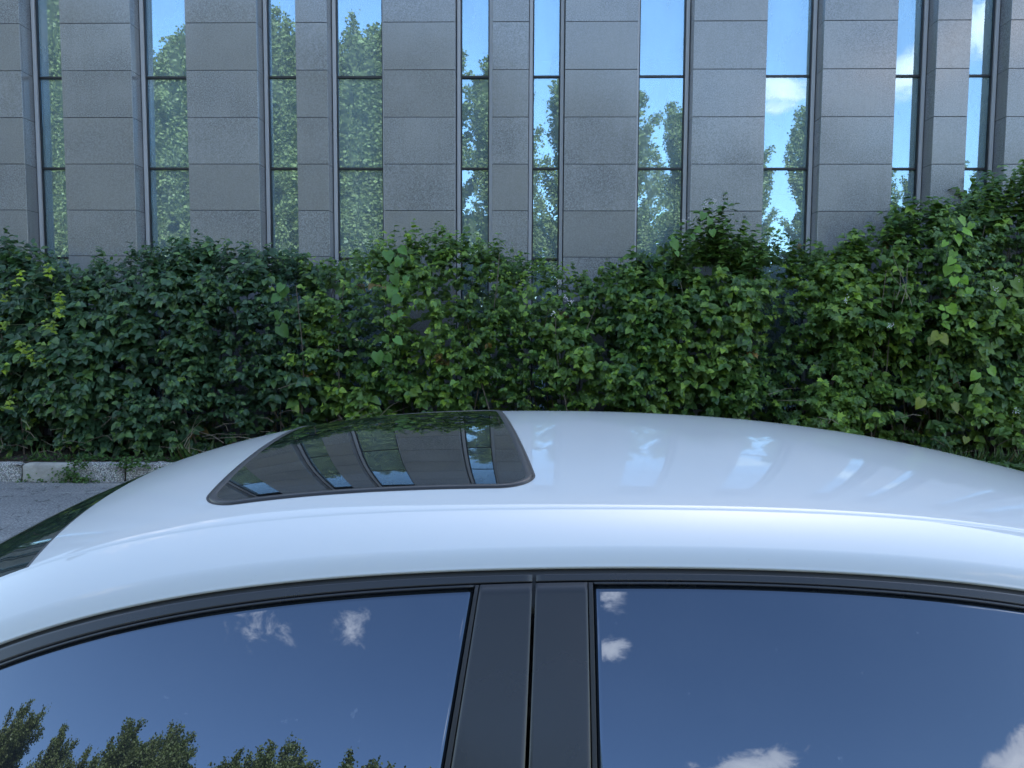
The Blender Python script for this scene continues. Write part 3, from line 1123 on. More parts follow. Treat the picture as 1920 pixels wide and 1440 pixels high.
for label, dep, Ls, col, pts in VINES:
    P = [at_depth(a, b, dep + rv.normal(0, 0.02)) for a, b in pts]
    base = P[len(P) // 2] * np.array([1, 1, 0]) + np.array([0, 0.35, KTOP])
    root = empty('vine', tuple(base), label, 'vine', 'vines climbing over the hedge')
    for q in P:
        s = Ls * rv.uniform(0.58, 1.12)
        sd = rv.choice([-1, 1])
        ax = np.array([sd * rv.uniform(0.1, 0.8), -0.25, rv.uniform(-1.0, -0.3)])
        nr = np.array([rv.normal(0, 0.25), -0.9, 0.42 + rv.normal(0, 0.2)])
        c = np.array(col) * rv.uniform(0.7, 1.2)
        a, _, _ = leaf_frames(ax[None], nr[None])
        if Ls > 0.09:
            leaf_object(root, base, 'cordate', q - a[0] * s * 0.45, ax, nr, s, s * 0.98, c)
        else:
            for t_ in range(6):
                an = t_ * 2.4 + rv.uniform(0, 1)
                ax = np.array([math.cos(an), -0.4, 0.55 * math.sin(an) + 0.1])
                nr = np.array([rv.normal(0, 0.3), -0.7, 0.7])
                leaf_object(root, base, 'ovate', q + np.array([0, 0, 0.018 * (t_ - 3)]), ax, nr, s * rv.uniform(0.6, 1.0), s * 0.6, c * rv.uniform(0.8, 1.15))
    st = []
    order = sorted(range(len(P)), key=lambda i: -P[i][2])
    spine = [P[i] + np.array([0, 0.05, 0.01]) for i in order]
    sm = []
    for i in range(len(spine)):
        j0, j1 = max(0, i - 1), min(len(spine) - 1, i + 1)
        sm.append((spine[j0] + spine[i] + spine[j1]) / 3)
    sm.append(np.array([base[0], base[1], base[2]]))
    st.append(sm)
    for i, q in zip(order, sm):
        st.append([q, (q + P[i]) / 2 + np.array([0, 0, 0.012]), P[i]])
    obj('stem', stems_mesh('stem', st, 0.003, M_STEM, base), root)

# ---- small flower clusters on the shrubs
for px, py, own in ((1039, 585, 5), (1062, 558, 5), (1072, 566, 5), (1048, 530, 5), (1340, 378, 6), (1285, 412, 6), (1322, 384, 6), (1908, 524, 9), (1866, 543, 9), (1588, 562, 7), (1670, 610, 8), (1908, 770, 9)):
    p = at_depth(px, py, 8.1 if py > 500 else 8.55)
    mb = MB()
    for k in range(14):
        q = rng.normal(0, 0.017, 3) * np.array([1, 0.8, 1.3])
        s = 0.0055
        b = len(mb.v)
        mb.v += [tuple(q + np.array(e) * s) for e in ((1, 0, 0), (-1, 0, 0), (0, 1, 0), (0, -1, 0), (0, 0, 1), (0, 0, -1))]
        mb.f += [tuple(b + i for i in t) for t in ((0, 2, 4), (2, 1, 4), (1, 3, 4), (3, 0, 4), (2, 0, 5), (1, 2, 5), (3, 1, 5), (0, 3, 5))]
    o = obj('flower_cluster', mb.mesh('flower_cluster', M_PETAL), shrub_roots[own])
    o.location = tuple(p - np.array(shrub_roots[own].location))

# ---- dry twigs and weeds along the foot of the hedge
tw = []
for px, py, dx, dy in ((190, 800, 45, -40), (330, 840, 60, -60), (345, 845, 30, -70), (0, 850, 6, -40), (290, 760, 40, 15), (640, 800, 60, -45), (655, 795, 55, -25), (700, 790, 50, -40), (1440, 740, 60, -15), (1780, 770, 50, 30), (1700, 560, -25, -90), (1690, 570, 20, -100), (1710, 575, -40, -70), (1680, 560, 15, -60), (520, 730, 60, -15), (1780, 690, 30, 45), (1700, 850, 60, -10)):
    a, b = at_depth(px, py, 8.22), at_depth(px + dx, py + dy, 8.3)
    tw.append([a + (b - a) * f + np.array([0.02 * math.sin(6 * f), 0, 0.02 * math.sin(4 * f)]) for f in np.linspace(0, 1, 6)])
r = np.random.default_rng(77)
for k in range(150):
    a = np.array([r.uniform(-6, 6), r.uniform(8.1, 8.6), KTOP + abs(r.normal(0, 0.25))])
    d = np.array([r.normal(0, 0.25), r.normal(0, 0.08), r.uniform(-0.05, 0.2)])
    tw.append([a + d * f + np.array([0, 0, 0.02 * math.sin(5 * f)]) for f in np.linspace(0, 1, 4)])
o = obj('dry_twigs', stems_mesh('dry_twigs', tw, 0.0035, M_TWIG, (0, 0, 0)))
tag(o, 'dry brown twigs sticking out low along the foot of the hedge', 'twigs', kind='stuff')

A = []
for k in range(2600):
    x = r.uniform(-7.5, 7.5)
    dens = vnoise(x, 0, 0.7, 61)
    if dens < -0.1 and r.uniform() < 0.75:
        continue
    y = 8.09 + abs(r.normal(0, 0.12))
    z = KTOP + 0.004 + abs(r.normal(0, 0.035)) + (0.07 if x > 5 else 0) * r.uniform()
    th = r.uniform(0, 6.28)
    s = r.uniform(0.022, 0.05)
    c = np.array(MID[0]) * r.uniform(0.8, 1.0) + np.array([0.03, 0.045, 0.008]) * r.uniform(0, 1)
    A.append((x, y, z, math.cos(th), math.sin(th), r.uniform(-0.2, 0.4), r.normal(0, 0.3), -0.4, 0.9, s, s * 0.9, *c))
for cx_, zz, nn, sp in ((128, 0.10, 70, 0.07), (145, 0.03, 110, 0.13), (235, 0.20, 80, 0.09), (262, 0.22, 60, 0.10), (150, 0.2, 60, 0.06), (60, 0.03, 25, 0.1), (1790, 0.21, 260, 0.35), (1860, 0.20, 420, 0.30), (1930, 0.19, 420, 0.30), (2010, 0.2, 300, 0.3)):
    c0 = at_depth(cx_, 890, 7.93)[0]
    for k in range(nn):
        th = r.uniform(0, 6.28)
        s = r.uniform(0.018, 0.04) * (1.7 if cx_ > 1000 else 1.0)
        c = np.array([0.05, 0.10, 0.022]) * r.uniform(0.7, 1.4)
        A.append((c0 + r.normal(0, sp), KERB_Y - 0.02 - abs(r.normal(0, 0.02)), max(0.012, zz + r.normal(0, 0.035)), math.cos(th), math.sin(th) - 0.3, r.uniform(-0.5, 0.3), 0.1, -0.7, 0.6, s, s * 0.8, *c))
A = np.array(A)
o = obj('weeds', leaves_mesh('weeds', 'round', A[:, 0:3], A[:, 3:6], A[:, 6:9], A[:, 9], A[:, 10], A[:, 11:14], M_LEAF))
tag(o, 'low green weeds creeping along the top and joints of the kerb', 'weeds', kind='stuff')
# dead leaves and bits of bark on the soil
A = []
for k in range(900):
    th = r.uniform(0, 6.28)
    s_ = r.uniform(0.02, 0.06)
    c = np.array([0.11, 0.075, 0.045]) * r.uniform(0.4, 1.6)
    A.append((r.uniform(-7.5, 7.5), 8.07 + abs(r.normal(0, 0.2)), KTOP + 0.006 + abs(r.normal(0, 0.008)), math.cos(th), math.sin(th), r.uniform(-0.1, 0.25), r.normal(0, 0.3), -0.2, 0.95, s_, s_ * 0.45, *c))
A = np.array(A)
o = obj('leaf_litter', leaves_mesh('leaf_litter', 'ovate', A[:, 0:3], A[:, 3:6], A[:, 6:9], A[:, 9], A[:, 10], A[:, 11:14], M_LEAF))
tag(o, 'dry brown leaf litter on the soil behind the kerb', 'leaf litter', kind='stuff')
# grit along the gutter
gm = MB()
for k in range(520):
    q = (r.uniform(-7.5, -1.5), KERB_Y - 0.01 - abs(r.normal(0, 0.16)), 0.0)
    s_ = r.uniform(0.004, 0.011)
    b = len(gm.v)
    gm.v += [(q[0] + s_ * a, q[1] + s_ * c, 0.0015 + s_ * (0.5 + d)) for a, c, d in ((1, 0.1, 0), (-0.9, 0.2, 0), (0.1, 1, 0), (0, -1, 0.1), (0.1, 0, 0.6), (0, 0, -0.5))]
    gm.f += [tuple(b + i for i in t) for t in ((0, 2, 4), (2, 1, 4), (1, 3, 4), (3, 0, 4), (2, 0, 5), (1, 2, 5), (3, 1, 5), (0, 3, 5))]
o = obj('grit', gm.mesh('grit', material('grit_stone', lambda nt, p: setp(p, Base_Color=(0.36, 0.34, 0.31), Roughness=0.9))))
tag(o, 'loose grit lying in the gutter along the kerb', 'grit', kind='stuff')
# grass blades
A = []
for cx_, nn, sp, hh in ((-5.9, 40, 0.2, 0.26), (-5.1, 16, 0.2, 0.2), (5.4, 300, 0.9, 0.22), (4.2, 100, 0.6, 0.18), (-3.6, 30, 0.25, 0.30), (-2.2, 30, 0.4, 0.3), (0, 60, 3.0, 0.2)):
    for k in range(nn):
        L_ = hh * r.uniform(0.5, 1.2)
        th = r.uniform(0, 6.28)
        c = np.array([0.055, 0.10, 0.02]) * r.uniform(0.7, 1.5)
        if r.uniform() < 0.08:
            c = np.array([0.14, 0.12, 0.05])
        A.append((cx_ + r.normal(0, sp), 8.12 + abs(r.normal(0, 0.12)), KTOP, 0.8 * math.cos(th), 0.8 * math.sin(th) - 0.2, 0.8, math.cos(th), math.sin(th) - 0.5, 0.4, L_, 0.0045, *c))
A = np.array(A)
o = obj('grass', leaves_mesh('grass', 'ovate', A[:, 0:3], A[:, 3:6], A[:, 6:9], A[:, 9], A[:, 10], A[:, 11:14], M_LEAF))
tag(o, 'thin grass blades growing behind the kerb under the hedge', 'grass', kind='stuff')

# ------------------------------------------------------------------ poplars behind the viewer, seen in the glass
def poplar_meshes(seed):
    r = np.random.default_rng(seed)
    Ht = 18.0
    tb = MB()
    tp = [(0.10 * math.sin(i * 0.9 + seed), 0.10 * math.cos(i * 0.7), Ht * 0.97 * i / 9) for i in range(10)]
    tb.tube(tp, [0.30 * (1 - i / 9.5) + 0.012 for i in range(10)], 8)
    P, AX, NR, SZ, C = [], [], [], [], []
    nb = 105
    for b in range(nb):
        f = 0.09 + 0.89 * (b + r.uniform()) / nb
        h = Ht * f
        az = b * 2.4 + r.normal(0, 0.4)
        ln = (1.5 + 3.2 * math.sin(math.pi * min(1, (1 - f) * 0.95 + 0.06)) ** 0.8) * r.uniform(0.7, 1.15)
        tilt = R(r.uniform(20, 44))
        q = np.array([0, 0, h])
        d = np.array([math.cos(az) * math.sin(tilt), math.sin(az) * math.sin(tilt), math.cos(tilt)])
        k = 6
        pts = [q.copy()]
        for i in range(k):
            d = d + np.array([0, 0, 0.07]) + r.normal(0, 0.06, 3)
            d /= np.linalg.norm(d)
            q = q + d * ln / k
            pts.append(q.copy())
        tb.tube([tuple(v) for v in pts], [0.035 * ln / 4 * (1 - 0.85 * i / k) + 0.004 for i in range(k + 1)], 4)
        nl = int(54 * ln)
        for j in range(nl):
            u = r.uniform(0.12, 1.03) * k
            i0 = min(int(u), k - 1)
            base = pts[i0] + (pts[i0 + 1] - pts[i0]) * (u - i0)
            # leaf tufts on short side shoots
            t = base + r.normal(0, 0.20, 3) * np.array([1, 1, 1.3]) * (1.15 - 0.5 * u / k)
            for m_ in range(3):
                P.append(t + r.normal(0, 0.075, 3))
                AX.append(r.normal(0, 1, 3) + np.array([0, 0, 0.15]))
                NR.append(r.normal(0, 0.7, 3) + np.array([0, 0, 0.6]))
                SZ.append(r.uniform(0.14, 0.25))
                C.append(np.array([0.130, 0.155, 0.058]) * r.uniform(0.5, 1.7) + np.array([0.03, 0.02, 0.0]) * r.uniform())
    P, AX, NR, SZ, C = map(np.array, (P, AX, NR, SZ, C))
    a, b, c = leaf_frames(AX, NR)
    V = np.stack([P, P + a * (SZ * 0.5)[:, None] + b * (SZ * 0.36)[:, None], P + a * SZ[:, None], P + a * (SZ * 0.5)[:, None] - b * (SZ * 0.36)[:, None]], 1)
    FF = (np.arange(len(P)) * 4)[:, None] + np.arange(4)[None]
    crown = mesh_np('crown', V.reshape(-1, 3), FF, M_TREELEAF, False, np.repeat(C, 4, 0))
    return tb.mesh('trunk', M_BARK, True), crown


# photo px of the mirrored tree tops: the tree stands where the window mirrors it
XLEFT = {-1200: -58.0, -900: -47.0, -600: -38.5}
TREES = [(345, 70), (465, 85), (-1200, 0), (-900, 0), (-600, 0), (-330, 20), (-150, -40), (20, -30), (95, 40), (210, 105), (290, 66), (400, 40), (525, 115), (610, 88), (680, 106), (770, 120), (895, 150), (1030, 185), (1110, 230), (1225, 255), (1345, 300), (1480, 262), (1580, 330), (1700, 340), (1830, 330), (1960, 330), (2150, 360)]
WHERE = ['just left of the tree behind the second pier', 'opposite the left edge of the third window', 'last one to the left, nearest the road', 'second from the left end of the row', 'third from the left end of the row', 'far beyond the left edge', 'beyond the left edge', 'at the left end', 'mirrored in the leftmost window', 'mirrored left in the second window', 'mirrored in the second window from the left',
         'hidden behind the second granite pier', 'mirrored in the third window from the left', 'between third and fourth window', 'mirrored in the fourth window from the left', 'in front of the wide middle pier', 'mirrored in the fifth window',
         'mirrored in the sixth window', 'opposite the pier right of centre', 'mirrored low in the seventh window', 'opposite the seventh pier', 'mirrored in the eighth window, rounded top', 'opposite the eighth pier',
         'mirrored low in the ninth window', 'mirrored low in the last window', 'beyond the right edge', 'far beyond the right edge']
pop = [poplar_meshes(s) for s in (3, 8, 15)]
rt = np.random.default_rng(5)
for i, ((px, py), wh) in enumerate(zip(TREES, WHERE)):
    back = 32.0 + rt.uniform(-1.5, 3.0)
    p = at_depth(px, py, 2 * D0 + back)
    if px < -400:
        back = 19.0 + (px + 1200) * 0.006
        p = np.array([XLEFT[px], 0, 20.0 - abs(px + 900) * 0.006])
    hgt = float(p[2])
    root = empty('poplar_tree', (float(p[0]), -back, 0.0), 'tall poplar across the road, ' + wh, 'tree', 'poplars across the road')
    s = hgt / 18.2
    tm_, cm = pop[i % 3]
    ro = rt.uniform(0, 6.28)
    for nm, me in (('trunk', tm_), ('crown', cm)):
        o = obj(nm, me, root)
        wd = max(s, 0.8) * rt.uniform(1.0, 1.2)
        o.scale = (wd, wd, s)
        o.rotation_euler = (0, 0, ro)

# a mass of bushes and trees behind the poplars
r = np.random.default_rng(91)
A = []
for k in range(70000):
    x = r.uniform(-75, 55)
    top = (11.5 if x < 6 else max(8.0, 11.5 - 0.35 * (x - 6))) + 2.0 * vnoise(x, 0, 7.0, 71) + 1.5 * vnoise(x, 0, 2.2, 72)
    z = top * r.uniform(0, 1) ** 0.8
    y = -44 - 3.0 * r.uniform() + 2.0 * vnoise(x, z, 2.5, 73) - 1.5 * (z / top) ** 3
    s_ = r.uniform(0.4, 0.85)
    c = np.array([0.068, 0.112, 0.028]) * r.uniform(0.6, 1.5)
    A.append((x, y, z, *r.normal(0, 1, 3), r.normal(0, 0.6), 0.3 + r.normal(0, 0.5), 0.8, s_, s_ * 0.7, *c))
A = np.array(A)
o = obj('tree_belt', leaves_mesh('tree_belt', 'quad', A[:, 0:3], A[:, 3:6], A[:, 6:9], A[:, 9], A[:, 10], A[:, 11:14], M_TREELEAF))
tag(o, 'mass of lower green trees behind the poplars, mirrored in the lower panes', 'woodland', kind='stuff')

# ------------------------------------------------------------------ the parked car
YC = 1.484
TILT = 0.0211                      # the car leans a little towards the viewer (road camber)


def hw(x):
    return 0.61 - 0.085 * np.asarray(x, float) ** 2 / (1 + 0.35 * np.asarray(x, float) ** 2)


def PROF(v):
    v = np.asarray(v, float)
    return (0.0314 * v ** 2 + 0.00612 * v ** 4 + 0.0353 * v ** 6) / 0.07282


GAP_PX = [(0, 1205.6), (112, 1162.5), (225, 1134), (337, 1113.7), (450, 1098.7), (562, 1087.5), (640, 1083), (752, 1073.6), (865, 1067), (996, 1062), (1127, 1059), (1277, 1058.5), (1467, 1063), (1655, 1074), (1805, 1089), (1920, 1104)]
SIL_PX = [(0, 1011), (51, 986.7), (100, 963), (155, 936.7), (200, 915.5), (251, 895.5), (289, 881), (318, 869), (360, 853), (380, 846.6), (449, 827.6), (517, 812), (586, 799), (655, 788), (724, 780.5), (792, 775.4), (895, 771), (964, 769.6), (1033, 770), (1150, 772.5), (1280, 778), (1430, 790.5), (1580, 810), (1655, 822), (1730, 838), (1805, 857), (1880, 874), (1917, 883)]

# height of the roof edge above the door, from the photo's gap line
gx, gz = [], []
for a, b in GAP_PX:
    d = ray(a, b)
    y = 1.0
    for _ in range(20):
        y = YC - float(hw(d[0] * y))
    gx.append(d[0] * y)
    gz.append(H + d[2] * y)
pg = np.polyfit(gx, gz, 4)
# crown line, from the photo's roof silhouette
drop0 = 0.0728
sx, sz = [], []
for a, b in SIL_PX:
    d = ray(a, b)
    y = 1.75
    for _ in range(30):
        vv_ = np.linspace(-0.2, 1.0, 241)
        yy = YC + vv_ * float(hw(d[0] * y))
        zz = -drop0 * PROF(vv_) + TILT * (yy - YC)
        k = np.argmax(zz - (d[2]) * yy)       # tangent point of the sight line
        y = yy[k]
    sx.append(d[0] * y)
    sz.append(H + d[2] * y + drop0 * float(PROF(vv_[k])) - TILT * (y - YC))
pc = np.polyfit(sx, sz, 6)
print('crown', np.round(np.polyval(pc, np.linspace(-1.2, 1.2, 9)), 3), 'res', np.abs(np.polyval(pc, sx) - sz).max())
print('gap', np.round(np.polyval(pg, np.linspace(-0.7, 0.7, 8)), 3), 'res', np.abs(np.polyval(pg, gx) - gz).max())
_dx = np.linspace(-0.68, 0.68, 40)
pd_ = np.polyfit(_dx, np.polyval(pc, _dx) - np.polyval(pg, _dx) - TILT * hw(_dx) - 0.010, 2)
print('drop', np.round(np.polyval(pd_, [-1, -0.7, 0, 0.7, 1]), 3))
XA, XB = -1.18, 1.18


def zc(x):
    x = np.asarray(x, float)
    xi = np.clip(x, XA, XB)
    z = np.polyval(pc, xi)
    der = np.polyder(pc)
    sA, sB = np.polyval(der, XA), np.polyval(der, XB)
    z = z + np.where(x < XA, sA * (x - XA), 0) + np.where(x > XB, sB * (x - XB) - 0.10 * (x - XB) ** 2, 0)
    return z


def drop(x):
    x = np.clip(np.asarray(x, float), -0.75, 0.75)
    return np.polyval(pd_, x)


def sst(t):
    t = np.clip(t, 0, 1)
    return t * t * (3 - 2 * t)




V_D = 0.83


def roof_z(x, v):
    av = np.abs(v)
    z = zc(x) - drop(x) * PROF(v) + TILT * v * hw(x)
    # shallow ditch beside the roof skin, then the rail; rolled edge above the doors
    z = z - 0.0010 * (sst((av - V_D) / 0.008) * (1 - sst((av - V_D - 0.012) / 0.13)))
    z = z - 0.010 * np.clip((av - 0.965) / 0.035, 0, 1) ** 2
    return z


def roof_pt(x, v, off=0.0):
    x, v = np.broadcast_arrays(np.asarray(x, float), np.asarray(v, float))
    P = np.stack([x, YC + v * hw(x), roof_z(x, v)], -1)
    if off:
        P = P + off * roof_n(x, v)
    return P


def roof_n(x, v):
    e = 1e-3
    dx = (roof_pt(x + e, v) - roof_pt(x - e, v))
    dv = (roof_pt(x, v + e) - roof_pt(x, v - e))
    return unit(np.cross(dx, dv))


def hit_roof(px, py):
    """photo pixel -> (x, v) on the near part of the roof"""
    d = ray(px, py)
    ys = np.linspace(0.92, 1.95, 1500)
    X = d[0] * ys
    v = (ys - YC) / hw(X)
    f = H + d[2] * ys - (zc(X) - drop(X) * PROF(np.clip(v, -1.2, 1.2)) + TILT * v * hw(X))
    k = np.where(f < 0)[0]
    k = k[0] if len(k) else int(np.argmin(f))
    return X[k], v[k]


# the sight line runs obliquely over the falling front: correct the crown line until the outline lies on the photo's
for _it in range(14):
    ex, ev = [], []
    for a, b in SIL_PX:
        d = ray(a, b)
        ys = np.linspace(0.95, 2.05, 400)
        X = d[0] * ys
        f = zc(X) - drop(X) * PROF((ys - YC) / hw(X)) + TILT * (ys - YC) - (H + d[2] * ys)
        k = int(np.argmax(f))
        ex.append(X[k])
        ev.append(f[k])
    sx2 = np.array(ex)
    pc = np.polyfit(np.concatenate([sx2, sx2]), np.concatenate([np.polyval(pc, sx2) - 0.8 * np.array(ev)] * 2), 6)
    XA, XB = max(sx2.min(), -1.18), min(sx2.max(), 1.18)
    pd_ = np.polyfit(_dx, np.polyval(pc, _dx) - np.polyval(pg, _dx) - TILT * hw(_dx) - 0.010, 2)
print('outline error', np.abs(ev).max(), XA, XB, 'drop', np.round(np.polyval(pd_, [-0.75, -0.4, 0, 0.4, 0.75]), 3))
V_D = -hit_roof(1100, 950)[1]
print('V_D', V_D)


def zgap(x):
    return roof_z(x, -np.ones_like(np.asarray(x, float)))


def side_pt(x, q, off=0.0, s=-1):
    """near side of the greenhouse: q metres below the roof edge; off pushes outwards"""
    x, q = np.broadcast_arrays(np.asarray(x, float), np.asarray(q, float))
    w = hw(x) + 0.002 + 0.720 * q - 0.26 * q ** 2
    P = np.stack([x, YC + s * w, zgap(x) - q], -1)
    if off:
        P = P + np.array([0, s * 0.86, 0.5]) * off
    return P


def hit_side(px, py):
    d = ray(px, py)
    q = np.linspace(-0.02, 0.6, 2500)
    y = YC - 0.5
    best = None
    X = d[0] * y
    for _ in range(12):
        P = side_pt(np.full_like(q, X), q)
        f = np.abs(P[:, 2] - (H + d[2] * P[:, 1]))
        k = int(np.argmin(f))
        X = d[0] * P[k, 1]
    return X, q[k]


car = empty('parked_car', (0.0, YC, 0.0), 'white parked sedan with dark sunroof and black window frames in the foreground', 'car')
CO = np.array([0.0, YC, 0.0])


def grid_mesh(name, P, mat, normals=None, flip=False):
    n, m = P.shape[:2]
    idx = np.arange(n * m).reshape(n, m)
    Q = np.stack([idx[:-1, :-1], idx[1:, :-1], idx[1:, 1:], idx[:-1, 1:]], -1).reshape(-1, 4)
    if flip:
        Q = Q[:, ::-1]
    me = mesh_np(name, P.reshape(-1, 3) - CO, Q.copy(), mat, True)
    if normals is not None:
        me.normals_split_custom_set_from_vertices([tuple(t) for t in normals.reshape(-1, 3)])
    return me


# header of the windscreen on the roof: traced from the photo
HEAD_PX = [(67, 1042), (111, 999), (155, 964), (200, 933), (250, 901)]
hp = np.array([hit_roof(*p) for p in HEAD_PX])
hc = hit_roof(34, 1093)
print('header', np.round(hp, 3), 'corner', np.round(hc, 3))
_v = np.concatenate([hp[:, 1], -hp[:, 1], [hc[1], -hc[1]]])
_x = np.concatenate([hp[:, 0], hp[:, 0], [hc[0], hc[0]]])
ph = np.polyfit(_v ** 2, _x, 2)
xh = lambda v: np.polyval(ph, np.minimum(np.abs(v), V_D) ** 2)
xr = lambda v: 1.42 - 0.10 * np.minimum(np.abs(v), V_D) ** 2
print('xh', np.round(xh(np.array([0, 0.4, 0.83])), 3))

S = np.linspace(0, 1, 150)[:, None]
VV = np.linspace(-V_D, V_D, 110)[None, :]
X = xh(VV) * (1 - S) + xr(VV) * S
P = roof_pt(X, VV + 0 * X)
obj('roof_panel', grid_mesh('roof_panel', P, M_PAINT, roof_n(X, VV + 0 * X)), car)
for s in (-1, 1):
    xs = np.linspace(-1.72, 2.0, 220)[:, None]
    v = s * np.concatenate([np.linspace(V_D, V_D + 0.05, 9), np.linspace(V_D + 0.06, 0.96, 8), np.linspace(0.965, 1.0, 12)])[None, :]
    X = xs + 0 * v
    Vb = v + 0 * xs
    P = roof_pt(X, Vb)
    Nn = roof_n(X, Vb)
    # turn the edge under
    lip = P[:, -1:] + np.array([0, s * 0.0015, -0.002])
    lip2 = P[:, -1:] + np.array([0, -s * 0.012, -0.010])
    P = np.concatenate([P, lip, lip2], 1)
    Nl = np.repeat(np.array([[[0, s * 1.0, -0.3]]]), P.shape[0], 0)
    Nn = np.concatenate([Nn, unit(Nl), unit(Nl)], 1)
    obj('side_rail', grid_mesh('side_rail', P, M_PAINT, Nn, flip=(s < 0)), car)

# windscreen and rear window: the same skin, 3 mm lower
S = np.linspace(0, 1, 60)[:, None]
VV = np.linspace(-V_D + 0.004, V_D - 0.004, 60)[None, :]
for nm, xa, xb, mt in (('windscreen', lambda v: -1.78 + 0.12 * v ** 2, lambda v: xh(v) - 0.004, M_WSGLASS), ('rear_window', lambda v: xr(v) + 0.004, lambda v: 1.98 - 0.1 * v ** 2, M_WSGLASS)):
    X = xa(VV) * (1 - S) + xb(VV) * S
    P = roof_pt(X, VV + 0 * X, -0.003)
    g = obj(nm, grid_mesh(nm, P, mt, roof_n(X, VV + 0 * X)), car)
# black printed border strip along the header
S = np.linspace(0, 1, 6)[:, None]
X = (xh(VV) - 0.010) * (1 - S) + (xh(VV) - 0.003) * S
obj('border_band', grid_mesh('border_band', roof_pt(X, VV + 0 * X, -0.0022), M_RUBBER), [c for c in car.children if c.name.startswith('windscreen')][0])

# sunroof: seal ring and glass
SUN_PX = [(392, 936), (400, 946), (431, 950), (483, 948), (586, 939), (689, 930), (792, 922.5), (895, 916), (947, 908.5), (981, 898), (995, 888), (988, 867), (978, 836), (964, 805), (950, 784), (559, 805), (528, 817), (483, 850), (442, 888)]
sp_ = np.array([hit_roof(*p) for p in SUN_PX])
print('sunroof xv', np.round(sp_, 3).tolist())


def sunroof_outline(inset, n=160):
    """rounded rectangle with bowed ends in (x, y); the near half traced, the far half its mirror image"""
    out = []
    x0, x1, hv = SRX0 + inset, SRX1 - inset, SRV - inset
    r = max(0.01, SRR - inset)
    corner = [(x1 - r, hv - r, 0), (x0 + r, hv - r, 90), (x0 + r, -hv + r, 180), (x1 - r, -hv + r, 270)]
    for cx_, cy_, a0 in corner:
        for t in np.linspace(0, 90, n // 4):
            a = R(a0 + t)
            out.append((cx_ + r * math.cos(a), cy_ + r * math.sin(a)))
    # densify straight runs
    o2 = []
    for i in range(len(out)):
        a, b = np.array(out[i]), np.array(out[(i + 1) % len(out)])
        k = max(1, int(np.linalg.norm(b - a) / 0.012))
        for j in range(k):
            o2.append(a + (b - a) * j / k)
    o2 = np.array(o2)
    o2[:, 0] -= 0.082 * o2[:, 1]
    bow = 1 - (o2[:, 1] / hv) ** 2
    o2[:, 0] += np.where(o2[:, 0] < (x0 + x1) / 2, SRB0 * bow, SRB1 * bow) * np.abs(o2[:, 0] - (x0 + x1) / 2) / ((x1 - x0) / 2)
    return o2


SRX0, SRX1, SRV, SRR, SRB0, SRB1 = -0.488, 0.002, 0.430, 0.058, 0.0, 0.0


def skin(xy, off):
    x, y = xy[..., 0], xy[..., 1]
    return roof_pt(x, y / hw(x), off)


rings = [(0.0, -0.001), (0.001, 0.0020), (0.004, 0.0028), (0.010, 0.0024), (0.013, 0.0008)]
base_ring = sunroof_outline(0.0)
cen = np.array([(SRX0 + SRX1) / 2, 0.0])


def ring_at(ins):
    # inset along the outline's inward normal
    t = np.roll(base_ring, -1, 0) - np.roll(base_ring, 1, 0)
    nrm = np.stack([-t[:, 1], t[:, 0]], 1)
    nrm /= np.linalg.norm(nrm, axis=1, keepdims=True)
    sgn = np.sign(np.sum(nrm * (cen - base_ring), 1))[:, None]
    return base_ring + nrm * sgn * ins


P = np.stack([skin(ring_at(i), o_) for i, o_ in rings], 1)
P = np.concatenate([P, P[:1]], 0)
sunroof = obj('sunroof', grid_mesh('sunroof', P, M_SEAL, flip=True), car)
_gp = np.stack([skin(ring_at(i), o_) for i, o_ in ((-0.0032, 0.0003), (0.0022, 0.0004))], 1)
obj('gap', grid_mesh('gap', np.concatenate([_gp, _gp[:1]], 0), M_RUBBER, flip=True), sunroof)
inner = ring_at(0.012)
K = 26
fr = np.linspace(0.0, 1.0, K) ** 0.8
XY = cen[None, None] + (inner[:, None] - cen) * fr[None, :, None]
XY[:, 0] = cen
P = skin(XY, 0.0012)
NN = roof_n(XY[..., 0], XY[..., 1] / hw(XY[..., 0]))
P = np.concatenate([P, P[:1]], 0)
NN = np.concatenate([NN, NN[:1]], 0)
obj('sunroof_glass', grid_mesh('sunroof_glass', P, M_ROOFGLASS, NN, flip=True), sunroof)

# ---- greenhouse sides in (x, q)
FR_T = [(0, 1214), (112, 1170), (225, 1141), (337, 1120.5), (450, 1105.5), (562, 1094), (640, 1089), (752, 1079.5), (865, 1073), (996, 1068.5), (1127, 1066), (1277, 1065), (1467, 1070), (1655, 1081), (1805, 1096), (1920, 1112)]
FR_B = [(0, 1242), (187, 1195), (375, 1158), (640, 1120), (760, 1109), (887, 1100), (1000, 1095), (1110, 1092), (1280, 1097), (1440, 1101), (1599, 1107), (1805, 1126), (1920, 1144)]
ft = np.array([hit_side(*p) for p in FR_T])
fb = np.array([hit_side(*p) for p in FR_B])
print('frame q', np.round(ft[:, 1], 4).tolist(), np.round(fb[:, 1], 4).tolist())
qt0, qb0 = 0.0075, np.polyfit(fb[:, 0], fb[:, 1], 2)
QT = lambda x: qt0 + 0 * np.asarray(x, float)
QB = lambda x: np.polyval(qb0, np.clip(x, -0.72, 0.72)) - 0.004


def line_px(p0, p1):
    (xa, qa), (xb, qb) = hit_side(*p0), hit_side(*p1)
    return lambda q: xa + (xb - xa) * (np.asarray(q, float) - qa) / (qb - qa)


